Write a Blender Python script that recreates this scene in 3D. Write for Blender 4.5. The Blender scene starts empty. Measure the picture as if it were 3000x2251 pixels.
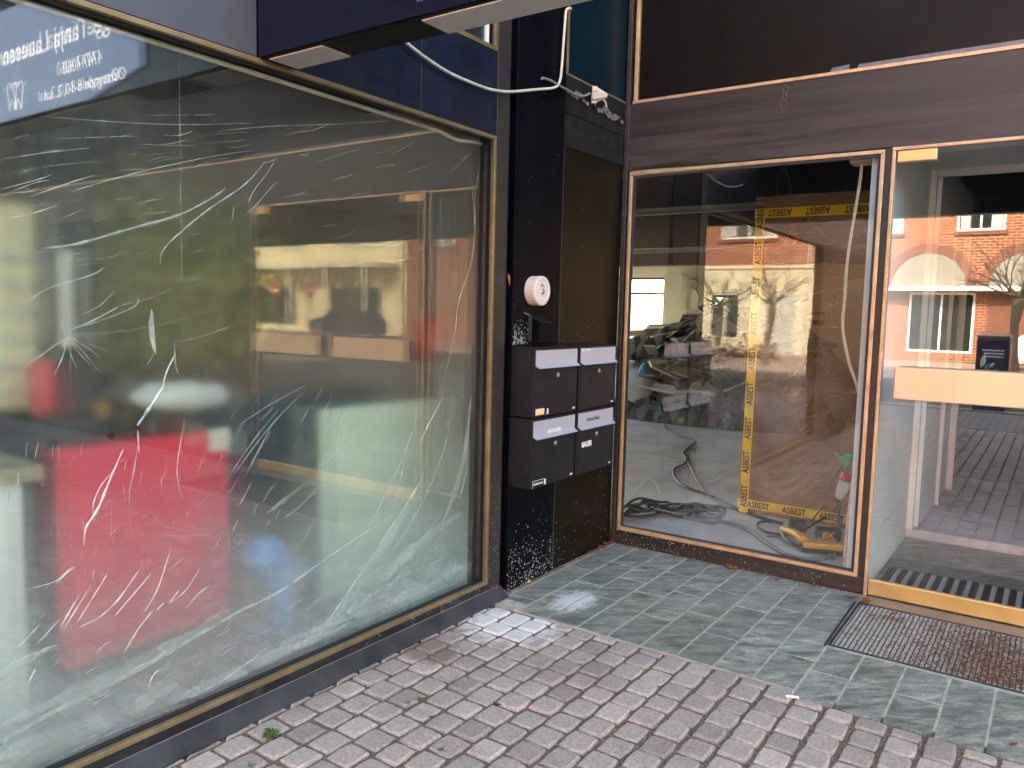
import bpy, bmesh, math, random
from mathutils import Vector, Matrix
import numpy as np
rnd = random.Random(7)
scene = bpy.context.scene
COL = scene.collection
R_ = math.radians
# ------------------------------------------------------------------ camera numbers
FPX = 2302.80; YAW = R_(34.9258); PIT = R_(5.3375); ROL = R_(-1.3382)
CAM = Vector((0, 0, 1.5))
fw = Vector((math.cos(YAW)*math.cos(PIT), math.sin(YAW)*math.cos(PIT), -math.sin(PIT)))
r0 = Vector((math.sin(YAW), -math.cos(YAW), 0)); d0 = fw.cross(r0)
CR = r0*math.cos(ROL) + d0*math.sin(ROL); CD = -r0*math.sin(ROL) + d0*math.cos(ROL)
def at(sx, sy, x=None, y=None, z=None):
    """the point of the place that the photograph (3000 x 2251) shows at sx, sy on a plane of the building"""
    d = CR*((sx-1500)/FPX) + CD*((sy-1125.5)/FPX) + fw
    if x is not None: t = (x-CAM.x)/d.x
    elif y is not None: t = (y-CAM.y)/d.y
    else: t = (z-CAM.z)/d.z
    return CAM + d*t
XB, YA = 4.53, 2.345
# ------------------------------------------------------------------ materials
def lin(c):
    def f(v):
        v = v/255
        return v/12.92 if v <= .04045 else ((v+.055)/1.055)**2.4
    return tuple(f(v) for v in c) + (1,)
class NT:
    def __init__(s, name):
        s.m = bpy.data.materials.new(name); s.m.use_nodes = True; s.t = s.m.node_tree; s.t.nodes.clear()
        s.out = s.n('ShaderNodeOutputMaterial')
    def n(s, typ, ins=None, **kw):
        nd = s.t.nodes.new(typ)
        for k, v in kw.items(): setattr(nd, k, v)
        for k, v in (ins or {}).items():
            sock = nd.inputs[k]
            if isinstance(v, bpy.types.NodeSocket): s.t.links.new(v, sock)
            else: sock.default_value = v
        return nd
    def math(s, op, a, b=0.0, c=None):
        nd = s.n('ShaderNodeMath', {0: a, 1: b}, operation=op)
        if c is not None: s.t.links.new(c, nd.inputs[2]) if isinstance(c, bpy.types.NodeSocket) else setattr(nd.inputs[2], 'default_value', c)
        return nd.outputs[0]
    def coord(s, scale=(1, 1, 1), rot=(0, 0, 0)):
        tc = s.n('ShaderNodeTexCoord')
        return s.n('ShaderNodeMapping', {'Vector': tc.outputs['Object'], 'Scale': scale, 'Rotation': rot}).outputs[0]
    def noise(s, sc, det=4, rough=.55, vec=None, dist=0):
        return s.n('ShaderNodeTexNoise', {'Vector': vec or s.coord(), 'Scale': sc, 'Detail': det, 'Roughness': rough, 'Distortion': dist}).outputs[0]
    def ramp(s, fac, *stops):
        nd = s.n('ShaderNodeValToRGB', {'Fac': fac}); e = nd.color_ramp.elements
        while len(e) < len(stops): e.new(.5)
        for el, (p, c) in zip(e, stops):
            el.position = p; el.color = c if isinstance(c, tuple) else (c, c, c, 1)
        return nd.outputs[0]
    def mix(s, fac, a, b, mode='MIX'):
        return s.n('ShaderNodeMixRGB', {0: fac, 1: a, 2: b}, blend_type=mode).outputs[0]
    def bump(s, h, strength=.3, dist=.01):
        return s.n('ShaderNodeBump', {'Height': h, 'Strength': strength, 'Distance': dist}).outputs[0]
    def pbr(s, **ins):
        m = {'color': 'Base Color', 'rough': 'Roughness', 'metal': 'Metallic', 'normal': 'Normal', 'spec': 'Specular IOR Level', 'coat': 'Coat Weight', 'trans': 'Transmission Weight', 'alpha': 'Alpha', 'coatr': 'Coat Roughness', 'emit': 'Emission Color', 'emits': 'Emission Strength'}
        return s.n('ShaderNodeBsdfPrincipled', {m[k]: v for k, v in ins.items()}).outputs[0]
    def done(s, sh):
        s.t.links.new(sh, s.out.inputs[0]); return s.m
def shade(c, k): return tuple(min(1, v*k) for v in c[:3]) + (1,)
def paint(name, c, rough=.5, var=.25, scale=6, bump=.15, bscale=60, metal=0, spec=.5, streak=False, dust=0, dustc=(.3, .28, .26, 1), rv=1.0):
    t = NT(name)
    vec = t.coord((1, 1, .12)) if streak else t.coord()
    n = t.noise(scale, 5, .6, vec)
    col = t.ramp(n, (.3, shade(c, 1-var)), (.7, shade(c, 1+var)))
    if dust:
        d = t.ramp(t.noise(scale*2.3, 8, .7), (.5, 0.0), (.8, dust))
        col = t.mix(d, col, dustc)
    rr = t.n('ShaderNodeMapRange', {'Value': t.noise(scale*1.7, 6, .65), 'From Min': .3, 'From Max': .7, 'To Min': max(.02, rough-.1*rv), 'To Max': rough+.12*rv}).outputs[0]
    return t.done(t.pbr(color=col, rough=rr, metal=metal, spec=spec, normal=t.bump(t.noise(bscale, 4), bump, .002)))
def glass(name, tint=(.92, .96, .94, 1), f0=.045, panes=4, dirt=0.0):
    t = NT(name)
    lw = t.n('ShaderNodeLayerWeight', {'Blend': .5}).outputs['Facing']
    R = t.math('MULTIPLY_ADD', t.math('POWER', lw, 5.0), 1-f0, f0)
    Rn = t.math('DIVIDE', t.math('MULTIPLY', R, float(panes)), t.math('MULTIPLY_ADD', R, float(panes-1), 1.0))
    sh = t.n('ShaderNodeMixShader', {0: Rn, 1: t.n('ShaderNodeBsdfTransparent', {'Color': tint}).outputs[0], 2: t.n('ShaderNodeBsdfGlossy', {'Color': (1, 1, 1, 1), 'Roughness': 0.0}).outputs[0]}).outputs[0]
    if dirt:
        d = t.math('MULTIPLY', t.ramp(t.noise(3.0, 8, .7), (.4, 0.0), (.75, 1.0)), dirt)
        sh = t.n('ShaderNodeMixShader', {0: d, 1: sh, 2: t.n('ShaderNodeBsdfDiffuse', {'Color': (.6, .6, .6, 1)}).outputs[0]}).outputs[0]
    return t.done(sh)
def brick(name, c1, c2, mortar, sc=1.0):
    t = NT(name)
    tc = t.n('ShaderNodeTexCoord').outputs['Object']; sx = t.n('ShaderNodeSeparateXYZ', {0: tc})
    v = t.n('ShaderNodeCombineXYZ', {0: t.math('ADD', sx.outputs[1], sx.outputs[0]), 1: sx.outputs[2]}).outputs[0]
    b = t.n('ShaderNodeTexBrick', {'Vector': v, 'Color1': c1, 'Color2': c2, 'Mortar': mortar, 'Scale': 1.0, 'Mortar Size': .012*sc, 'Brick Width': .24*sc, 'Row Height': .08*sc, 'Bias': 0.0})
    col = t.mix(t.math('MULTIPLY', t.noise(.7, 6, .7), .6), b.outputs[0], shade(c1, .6), 'MIX')
    return t.done(t.pbr(color=col, rough=.9, normal=t.bump(b.outputs[1], -.4, .01)))
W = lambda v: (v, v, v, 1)
M = {}
M['brass'] = paint('brass_frame', lin((208, 170, 136)), .45, .2, 9, .25, 90, metal=.55, dust=.3, dustc=(.12, .09, .07, 1))
M['brass_dull'] = paint('dull_brass_frame', lin((138, 118, 90)), .5, .25, 7, .25, 90, metal=.5, dust=.5, dustc=(.13, .10, .07, 1))
M['gold'] = paint('gold_door_metal', lin((224, 190, 128)), .38, .06, 5, .06, 200, metal=.85)
M['pushbar'] = paint('pale_brass_push_bar', lin((222, 198, 168)), .42, .05, 4, .05, 200, metal=.5)
M['black'] = paint('black_panel', (.0022, .0028, .005, 1), .40, .35, 5, .12, 40, streak=True, spec=.06)
M['blackflat'] = paint('black_gasket', (.008, .008, .008, 1), .6, .3)
M['brownpanel'] = paint('brown_glass_panel', (.0085, .0055, .003, 1), .34, .15, 3, .01, 30, streak=True, spec=.12, rv=.15)
M['band'] = paint('worn_black_band', (.008, .0075, .0075, 1), .6, .5, 7, .4, 30, dust=.16, spec=.25, dustc=(.16, .14, .13, 1))
M['jamb'] = paint('brown_jamb_paint', lin((46, 38, 37)), .5, .2, 8, .15, 70, streak=True, dust=.1)
M['fascia'] = None
M['navy'] = paint('navy_panel', (.006, .009, .026, 1), .36, .3, 3, .06, 30, streak=True, dust=.04)
M['fasciablue'] = paint('grey_blue_fascia', (.060, .063, .083, 1), .5, .12, 3, .06, 40)
M['teal'] = paint('teal_glass_panel', (.0015, .012, .02, 1), .3, .3, 3, .02, 20, spec=.1, rv=.2)
M['darkglass'] = paint('dark_brown_glass_panel', (.0045, .0036, .0028, 1), .42, .5, 1.3, .1, 150, dust=.35, dustc=(.022, .014, .009, 1), spec=.16)
M['navyplinth'] = paint('navy_plinth', lin((26, 27, 34)), .45, .3, 8, .15, 60, dust=.35, dustc=(.2, .18, .17, 1))
M['ledge'] = paint('painted_ledge', lin((52, 52, 56)), .5, .5, 7, .3, 50, dust=.3, dustc=(.07, .065, .06, 1))
M['soffit'] = paint('dirty_black_soffit', (.006, .0055, .005, 1), .75, .5, 9, .8, 25, dust=.28, spec=.2, dustc=(.12, .1, .085, 1))
M['lightpanel'] = paint('milky_light_panel', lin((205, 198, 192)), .45, .05, 4, .05, 40, dust=.1, dustc=(.3, .28, .25, 1))
M['white'] = paint('white_plastic', (.72, .70, .68, 1), .4, .05, 5, .03, 80)
M['cable_w'] = paint('white_cable', lin((205, 196, 180)), .5, .18, 30, .05, 80, dust=.3, dustc=(.2, .17, .14, 1))
M['cable_g'] = paint('grey_cable', (.19, .195, .21, 1), .5, .25, 20)
M['cable_k'] = paint('black_cable', (.02, .021, .024, 1), .5, .3, 20)
M['cable_r'] = paint('red_cable', (.16, .045, .06, 1), .5, .3, 20)
M['beige'] = paint('beige_plastic', lin((205, 182, 170)), .5, .12, 12, .1, 60, dust=.2, dustc=(.25, .18, .14, 1))
M['boxblack'] = paint('black_powder_coat', (.0075, .0085, .0125, 1), .5, .12, 4, .25, 500, dust=.07, dustc=(.1, .1, .1, 1), spec=.3)
M['flap'] = paint('silver_letter_flap', lin((188, 189, 205)), .38, .03, 3, .03, 300, metal=.35)
M['lock'] = paint('lock_metal', (.5, .47, .42, 1), .3, .1, 20, .05, 80, metal=.9)
M['paper'] = paint('paper_label', (.78, .74, .68, 1), .7, .05)
M['peach'] = paint('peach_label', lin((240, 200, 150)), .7, .08, 60)
M['ink'] = paint('black_ink', (.01, .01, .012, 1), .6, .1)
M['whiteink'] = paint('white_lettering', (.8, .8, .8, 1), .5, .04)
M['redink'] = paint('red_mark', (.45, .05, .04, 1), .5, .05)
M['leaf'] = paint('dry_leaf', lin((150, 82, 52)), .75, .4, 40, .3, 80)
M['litter'] = paint('leaf_litter_mulch', lin((124, 78, 54)), .9, .6, 60, .3, 80)
M['weed'] = paint('weed_green', (.075, .13, .03, 1), .6, .4, 40)
M['steel'] = paint('galvanised_steel', lin((170, 164, 160)), .45, .35, 14, .2, 90, metal=.45, dust=.6, dustc=(.14, .09, .06, 1))
M['steeldark'] = paint('dark_steel_frame', (.05, .05, .055, 1), .5, .3, 12, .2, 90, metal=.5)
def mk_sign_glow():
    t = NT('sky_glow_blue_sign')  # added emission in place of sky reflected in the glossy beam face
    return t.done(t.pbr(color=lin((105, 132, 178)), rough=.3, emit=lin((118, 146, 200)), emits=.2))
M['sign'] = mk_sign_glow()  # added glow in place of sky reflected in the beam
def mk_signw():
    t = NT('sky_glow_white_letter')  # letters carry the same added glow
    return t.done(t.pbr(color=(.8, .8, .8, 1), rough=.3, emit=(.75, .85, 1, 1), emits=.42))
M['signw'] = mk_signw()
M['plate'] = paint('chequer_plate', lin((140, 124, 116)), .5, .15, 6, .1, 40, metal=.4)
M['rubber'] = paint('black_rubber', (.013, .014, .018, 1), .5, .25, 10)
M['brush'] = paint('grey_brush', (.3, .31, .33, 1), .6, .5, 150)
M['partition'] = paint('pale_partition', lin((214, 228, 234)), .6, .05, 2, .05, 30, dust=.18, dustc=(.33, .33, .31, 1))
M['hallwall'] = paint('yellowish_hall_wall', (.5, .47, .34, 1), .8, .12, 1.5)
M['halldark'] = paint('dark_hall_ceiling', (.016, .018, .022, 1), .8, .3, 1.5)
M['strip'] = paint('grey_ceiling_strip', (.16, .17, .17, 1), .6, .15, 3)
M['wood'] = paint('raw_wood', (.4, .32, .22, 1), .75, .3, 8, .3, 40)
M['woodgrey'] = paint('grey_board', (.2, .19, .17, 1), .75, .35, 6, .3, 40)
M['boardwhite'] = paint('white_board', (.6, .57, .52, 1), .6, .15, 6)
M['debris'] = paint('dark_debris', (.07, .07, .065, 1), .85, .6, 9, 1.0, 12, dust=.6, dustc=(.3, .28, .24, 1))
M['bag'] = paint('white_woven_bag', (.55, .56, .58, 1), .6, .15, 5, .6, 14)
M['blueplastic'] = paint('blue_plastic', (.09, .36, .78, 1), .45, .1)
M['yellow'] = paint('yellow_tool_plastic', (.75, .36, .03, 1), .45, .1, 10, .1, 60, dust=.3, dustc=(.4, .37, .33, 1))
M['toolblack'] = paint('black_tool_plastic', (.02, .02, .022, 1), .5, .2, 20, .1, 60, dust=.15)
M['green'] = paint('green_plastic', (.05, .28, .16, 1), .5, .1)
M['redboard'] = paint('red_board', (.9, .025, .07, 1), .45, .04)
M['paleboard'] = paint('pale_green_board', lin((215, 224, 205)), .6, .05, 2)
M['olive'] = paint('olive_wall_paint', (.52, .56, .10, 1), .8, .15, 1)
M['shopwall'] = paint('grey_green_wall', (.028, .043, .048, 1), .8, .15, 1)
M['shoplight'] = paint('pale_grey_wall', (.5, .52, .52, 1), .8, .08, 1)
M['shopfloor'] = paint('shop_floor', (.3, .3, .29, 1), .5, .15, 2)
M['tooth'] = M['whiteink']
M['concrete'] = paint('street_concrete', (.22, .21, .2, 1), .9, .2, 1.2, .2, 30)
M['asphalt'] = paint('asphalt', (.06, .06, .062, 1), .9, .25, 2, .3, 60)
M['roadpaint'] = paint('road_white_line', (.6, .6, .58, 1), .8, .15, 6)
M['brick1'] = brick('orange_brick', lin((150, 76, 50)), lin((122, 60, 42)), lin((186, 160, 138)), 1.3)
M['brick2'] = brick('red_brick', lin((158, 80, 58)), lin((134, 64, 46)), lin((186, 162, 142)), 1.3)
M['brick3'] = brick('dark_red_brick', lin((120, 60, 48)), lin((104, 52, 44)), lin((140, 120, 108)))
M['cream'] = paint('cream_render', lin((236, 226, 190)), .85, .06, 1)
M['creamwhite'] = paint('off_white_render', lin((206, 196, 178)), .85, .05, 1)
M['housewhite'] = paint('white_window_paint', (.78, .77, .74, 1), .5, .04)
M['roof'] = None
M['pane'] = paint('dark_window_pane', (.02, .026, .03, 1), .08, .3, 1, 0, 10, spec=.8)
M['curtain'] = paint('grey_curtain', (.4, .42, .42, 1), .8, .2, 8)
M['bark'] = paint('tree_bark', (.13, .10, .08, 1), .9, .35, 14, .6, 30)
M['binblue'] = paint('navy_bin', (.012, .035, .085, 1), .45, .1)
M['teal_leaf'] = paint('teal_print', (.12, .42, .36, 1), .5, .05)
M['carwhite'] = paint('white_car_paint', (.75, .76, .77, 1), .25, .02, 2, 0, 10)
M['tyre'] = paint('tyre_rubber', (.015, .015, .016, 1), .75, .2)
M['glassA'] = glass('shop_window_glass', (.975, .99, .982, 1), .046, 2, .02)
M['glassB'] = glass('entrance_window_glass', (.965, .985, .975, 1), .042, 4, .004)
M['glassD'] = glass('door_glass', (.965, .985, .98, 1), .048, 4)
def mk_beam():
    t = NT('glossy_navy_beam')
    return t.done(t.n('ShaderNodeBsdfPrincipled', {'Base Color': (.004, .0055, .02, 1), 'Roughness': .07, 'IOR': 1.36, 'Normal': t.bump(t.noise(3), .02, .003)}).outputs[0])
M['beam'] = mk_beam()
M['cladding'] = paint('dark_cladding', (.02, .02, .018, 1), .5, .3, 2, .05, 30)
M['glassX'] = glass('dark_shop_glass', (.55, .6, .58, 1), .05, 4)
def mk_roof():
    t = NT('red_roof_tiles')
    v = t.coord(); w = t.n('ShaderNodeTexWave', {'Vector': v, 'Scale': 1.1, 'Distortion': .3}, bands_direction='Y').outputs[1]
    return t.done(t.pbr(color=t.ramp(w, (.2, lin((150, 60, 34))), (.7, lin((214, 98, 58)))), rough=.8, normal=t.bump(w, .8, .06)))
M['roof'] = mk_roof()
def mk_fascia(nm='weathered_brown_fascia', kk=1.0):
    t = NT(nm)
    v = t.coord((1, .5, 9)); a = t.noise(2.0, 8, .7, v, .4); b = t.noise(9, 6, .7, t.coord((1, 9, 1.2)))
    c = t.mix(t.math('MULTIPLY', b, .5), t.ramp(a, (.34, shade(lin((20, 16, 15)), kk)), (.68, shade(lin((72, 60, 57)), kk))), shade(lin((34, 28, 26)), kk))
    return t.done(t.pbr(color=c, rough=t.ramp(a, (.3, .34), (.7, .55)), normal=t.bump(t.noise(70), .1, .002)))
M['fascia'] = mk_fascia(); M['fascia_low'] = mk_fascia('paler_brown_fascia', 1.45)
def mk_paver():
    t = NT('grey_granite_pavers')
    rp = t.n('ShaderNodeNewGeometry').outputs['Random Per Island']
    base = t.ramp(rp, (0, lin((154, 140, 133))), (.35, lin((184, 168, 159))), (.7, lin((171, 156, 148))), (1, lin((196, 181, 171))))
    sp = t.ramp(t.noise(260, 3, .7), (.38, .55), (.62, 1.35))
    c = t.mix(.55, base, sp, 'MULTIPLY')
    c = t.mix(.6, c, t.ramp(t.noise(75, 6, .75), (.36, .55), (.64, 1.4)), 'MULTIPLY')
    c = t.mix(t.ramp(t.noise(420, 2, .6), (.66, 0.0), (.74, .55)), c, (.62, .6, .58, 1))
    st = t.ramp(t.noise(1.7, 7, .7), (.47, 0.0), (.72, .42))
    c = t.mix(st, c, lin((96, 86, 82)))
    # spilled lime at the corner of the slate, worn brown patch
    sx = t.n('ShaderNodeTexCoord').outputs['Object']
    def spot(x, y, r, amt, n):
        d = t.n('ShaderNodeVectorMath', {0: sx, 1: (x, y, 0)}, operation='DISTANCE').outputs['Value']
        k = t.math('SUBTRACT', 1.0, t.math('DIVIDE', d, r))
        return t.math('MULTIPLY', t.ramp(t.math('ADD', k, t.math('MULTIPLY', t.math('SUBTRACT', t.noise(n, 7, .75), .5), 1.5)), (.25, 0.0), (.6, 1.0)), amt)
    c = t.mix(spot(3.02, 2.08, .38, .85, 18), c, lin((226, 222, 220)))
    c = t.mix(spot(2.55, 2.16, .22, .6, 9), c, lin((110, 84, 66)))
    return t.done(t.pbr(color=c, rough=.82, normal=t.bump(t.noise(190, 5, .7), .55, .004)))
M['paver'] = mk_paver()
def mk_joint():
    t = NT('sandy_paver_joint')
    n = t.noise(60, 8, .75); g = t.n('ShaderNodeTexVoronoi', {'Vector': t.coord(), 'Scale': 130}).outputs['Distance']
    c = t.mix(t.ramp(g, (.2, .0), (.5, .7)), t.ramp(n, (.35, lin((84, 66, 56))), (.65, lin((180, 152, 134)))), lin((118, 96, 82)))
    return t.done(t.pbr(color=c, rough=.95, normal=t.bump(g, .9, .01)))
M['joint'] = mk_joint()
def mk_slate(name='green_grey_slate', grey=0):
    t = NT(name)
    rp = t.n('ShaderNodeNewGeometry').outputs['Random Per Island']
    off = t.n('ShaderNodeCombineXYZ', {0: t.math('MULTIPLY', rp, 37.0), 1: t.math('MULTIPLY', rp, 91.0)}).outputs[0]
    v = t.n('ShaderNodeVectorMath', {0: t.coord((1, 1.0, 1), (0, 0, R_(52))), 1: off}, operation='ADD').outputs[0]
    vs = t.n('ShaderNodeMapping', {'Vector': v, 'Scale': (2.2, 7.5, 1)}).outputs[0]
    a = t.noise(2.6, 9, .68, vs, .9); b = t.noise(14, 8, .7, vs, .4)
    c = t.ramp(a, (.30, lin((76, 83, 79))), (.46, lin((122, 126, 118))), (.62, lin((164, 163, 153))), (.76, lin((202, 198, 182))))
    c = t.mix(.55, c, t.ramp(b, (.32, .42), (.68, 1.5)), 'MULTIPLY')
    c = t.mix(.75, c, t.ramp(t.noise(48, 6, .8, t.coord((1, 1.6, 1), (0, 0, R_(52)))), (.34, .58), (.66, 1.42)), 'MULTIPLY')
    c = t.mix(.8, c, t.ramp(t.noise(1.1, 8, .72, vs, 1.5), (.34, .68), (.64, 1.36)), 'MULTIPLY')
    c = t.mix(t.ramp(rp, (0, .0), (1, .35)), c, lin((106, 112, 112)))
    rq = t.math('FRACT', t.math('MULTIPLY', rp, 17.3))
    c = t.mix(1.0, c, t.ramp(rq, (0, .84), (1, 1.14)), 'MULTIPLY')
    c = t.mix(t.ramp(t.noise(5.5, 8, .75, vs, 1.2), (.6, 0.0), (.7, .55)), c, lin((176, 172, 152)))
    if not grey:
        sx = t.n('ShaderNodeTexCoord').outputs['Object']
        d = t.n('ShaderNodeVectorMath', {0: t.n('ShaderNodeMapping', {'Vector': sx, 'Scale': (.62, 1.1, 1)}).outputs[0], 1: (3.46*.62, 1.985*1.1, 0)}, operation='DISTANCE').outputs['Value']
        k = t.math('SUBTRACT', 1.0, t.math('DIVIDE', d, .185))
        sp = t.ramp(t.math('ADD', k, t.math('MULTIPLY', t.math('SUBTRACT', t.noise(16, 8, .75, t.coord((1, 2.5, 1))), .5), 1.6)), (.28, 0.0), (.7, .9))
        c = t.mix(sp, c, lin((226, 224, 226)))
    return t.done(t.pbr(color=c, rough=t.ramp(b, (.3, .42), (.7, .66)), normal=t.bump(t.math('ADD', a, t.math('MULTIPLY', b, .5)), .5, .008)))
M['slate'] = mk_slate()
M['grout'] = paint('pale_grout', lin((178, 173, 160)), .9, .25, 20, .3, 90)
def mk_hallfloor():
    t = NT('dusty_concrete_floor')
    n = t.noise(1.3, 8, .7); s = t.ramp(t.noise(26, 6, .75, t.coord((1, 2.4, 1), (0, 0, .7))), (.66, 0.0), (.7, .9))
    c = t.ramp(n, (.3, (.36, .36, .38, 1)), (.7, (.74, .74, .78, 1)))
    c = t.mix(s, c, (.03, .03, .03, 1))
    return t.done(t.pbr(color=c, rough=.75, normal=t.bump(t.noise(80), .2, .003)))
M['hallfloor'] = mk_hallfloor()
def mk_film():
    t = NT('crumpled_clear_film')
    tc = t.n('ShaderNodeTexCoord').outputs['Object']; z = t.n('ShaderNodeSeparateXYZ', {0: tc}).outputs[2]
    wr = t.noise(2.2, 9, .72, t.coord((1, 1, 1.0), (0, .6, 0)), 1.5)
    low = t.n('ShaderNodeMapRange', {'Value': z, 'From Min': 0.05, 'From Max': .95, 'To Min': .33, 'To Max': .0}).outputs[0]
    hz = t.math('ADD', t.math('MULTIPLY', t.ramp(wr, (.42, 0.0), (.72, 1.0)), t.math('MULTIPLY_ADD', low, .55, .01)), t.math('MULTIPLY_ADD', low, .8, .014))
    nrm = t.bump(t.math('ADD', wr, t.math('MULTIPLY', t.noise(12, 6, .6), .25)), .35, .03)
    rf = t.n('ShaderNodeBsdfRefraction', {'Color': (.97, 1, .99, 1), 'Roughness': .27, 'IOR': 1.2}).outputs[0]
    tr = t.n('ShaderNodeBsdfTransparent', {'Color': (.97, 1, .99, 1)}).outputs[0]
    body = t.n('ShaderNodeMixShader', {0: .16, 1: rf, 2: tr}).outputs[0]
    wh = t.n('ShaderNodeMixShader', {0: .45, 1: t.n('ShaderNodeBsdfDiffuse', {'Color': (.74, .86, .88, 1), 'Normal': nrm}).outputs[0], 2: t.n('ShaderNodeBsdfTranslucent', {'Color': (.78, .84, .82, 1)}).outputs[0]}).outputs[0]
    return t.done(t.n('ShaderNodeMixShader', {0: hz, 1: body, 2: wh}).outputs[0])
M['film'] = mk_film()
def mk_crease_glint():
    t = NT('film_crease_glint')  # glints along the film's creases, put into a whitish colour
    d = t.n('ShaderNodeMixShader', {0: .4, 1: t.n('ShaderNodeBsdfDiffuse', {'Color': (.85, .9, .88, 1)}).outputs[0], 2: t.n('ShaderNodeBsdfGlossy', {'Color': (.95, .95, .95, 1), 'Roughness': .35}).outputs[0]}).outputs[0]
    f = t.ramp(t.noise(18, 4, .6), (.3, .25), (.68, .85))
    return t.done(t.n('ShaderNodeMixShader', {0: f, 1: t.n('ShaderNodeBsdfTransparent').outputs[0], 2: d}).outputs[0])
M['crease'] = mk_crease_glint()
def mk_crease2():
    t = NT('faint_film_fold')
    f = t.math('MULTIPLY', t.ramp(t.noise(9, 5, .65), (.35, .25), (.7, .9)), .6)
    return t.done(t.n('ShaderNodeMixShader', {0: f, 1: t.n('ShaderNodeBsdfTransparent').outputs[0], 2: t.n('ShaderNodeBsdfDiffuse', {'Color': (.8, .88, .86, 1)}).outputs[0]}).outputs[0])
M['fold'] = mk_crease2()
def mk_orange():
    t = NT('orange_plastic_sheet')
    w = t.noise(2.4, 8, .7, t.coord((1, 1, 1.6), (.7, 0, 0)), 2.0)
    nrm = t.bump(w, .6, .06)
    tr = t.n('ShaderNodeBsdfTransparent', {'Color': (.55, .27, .13, 1)}).outputs[0]
    df = t.n('ShaderNodeMixShader', {0: .5, 1: t.n('ShaderNodeBsdfDiffuse', {'Color': (.62, .24, .09, 1), 'Normal': nrm}).outputs[0], 2: t.n('ShaderNodeBsdfTranslucent', {'Color': (.62, .24, .09, 1)}).outputs[0]}).outputs[0]
    a = t.n('ShaderNodeMixShader', {0: .24, 1: tr, 2: df}).outputs[0]
    g = t.n('ShaderNodeBsdfGlossy', {'Color': (1, 1, 1, 1), 'Roughness': .12, 'Normal': nrm}).outputs[0]
    return t.done(t.n('ShaderNodeMixShader', {0: .09, 1: a, 2: g}).outputs[0])
M['orange'] = mk_orange()
def mk_wfold():
    t = NT('wide_soft_film_fold')
    f = t.math('MULTIPLY', t.ramp(t.noise(5, 7, .7, t.coord((1, 1, 1), (0, .6, 0)), 1.0), (.35, .05), (.72, 1.0)), .42)
    return t.done(t.n('ShaderNodeMixShader', {0: f, 1: t.n('ShaderNodeBsdfTransparent').outputs[0], 2: t.n('ShaderNodeBsdfDiffuse', {'Color': (.74, .84, .80, 1)}).outputs[0]}).outputs[0])
M['wfold'] = mk_wfold()
M['foliage'] = paint('yellow_green_foliage', (.32, .31, .09, 1), .6, .35, 9)
def mk_wrk():
    t = NT('orange_sheet_highlight')
    d = t.n('ShaderNodeMixShader', {0: .5, 1: t.n('ShaderNodeBsdfDiffuse', {'Color': (.85, .55, .35, 1)}).outputs[0], 2: t.n('ShaderNodeBsdfGlossy', {'Color': (.95, .75, .6, 1), 'Roughness': .3}).outputs[0]}).outputs[0]
    return t.done(t.n('ShaderNodeMixShader', {0: t.ramp(t.noise(14, 4, .6), (.35, .1), (.65, .75)), 1: t.n('ShaderNodeBsdfTransparent').outputs[0], 2: d}).outputs[0])
M['wrinkle'] = mk_wrk()
M['tape'] = paint('yellow_warning_tape', (.85, .56, .03, 1), .35, .12, 20, .2, 30)
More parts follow.
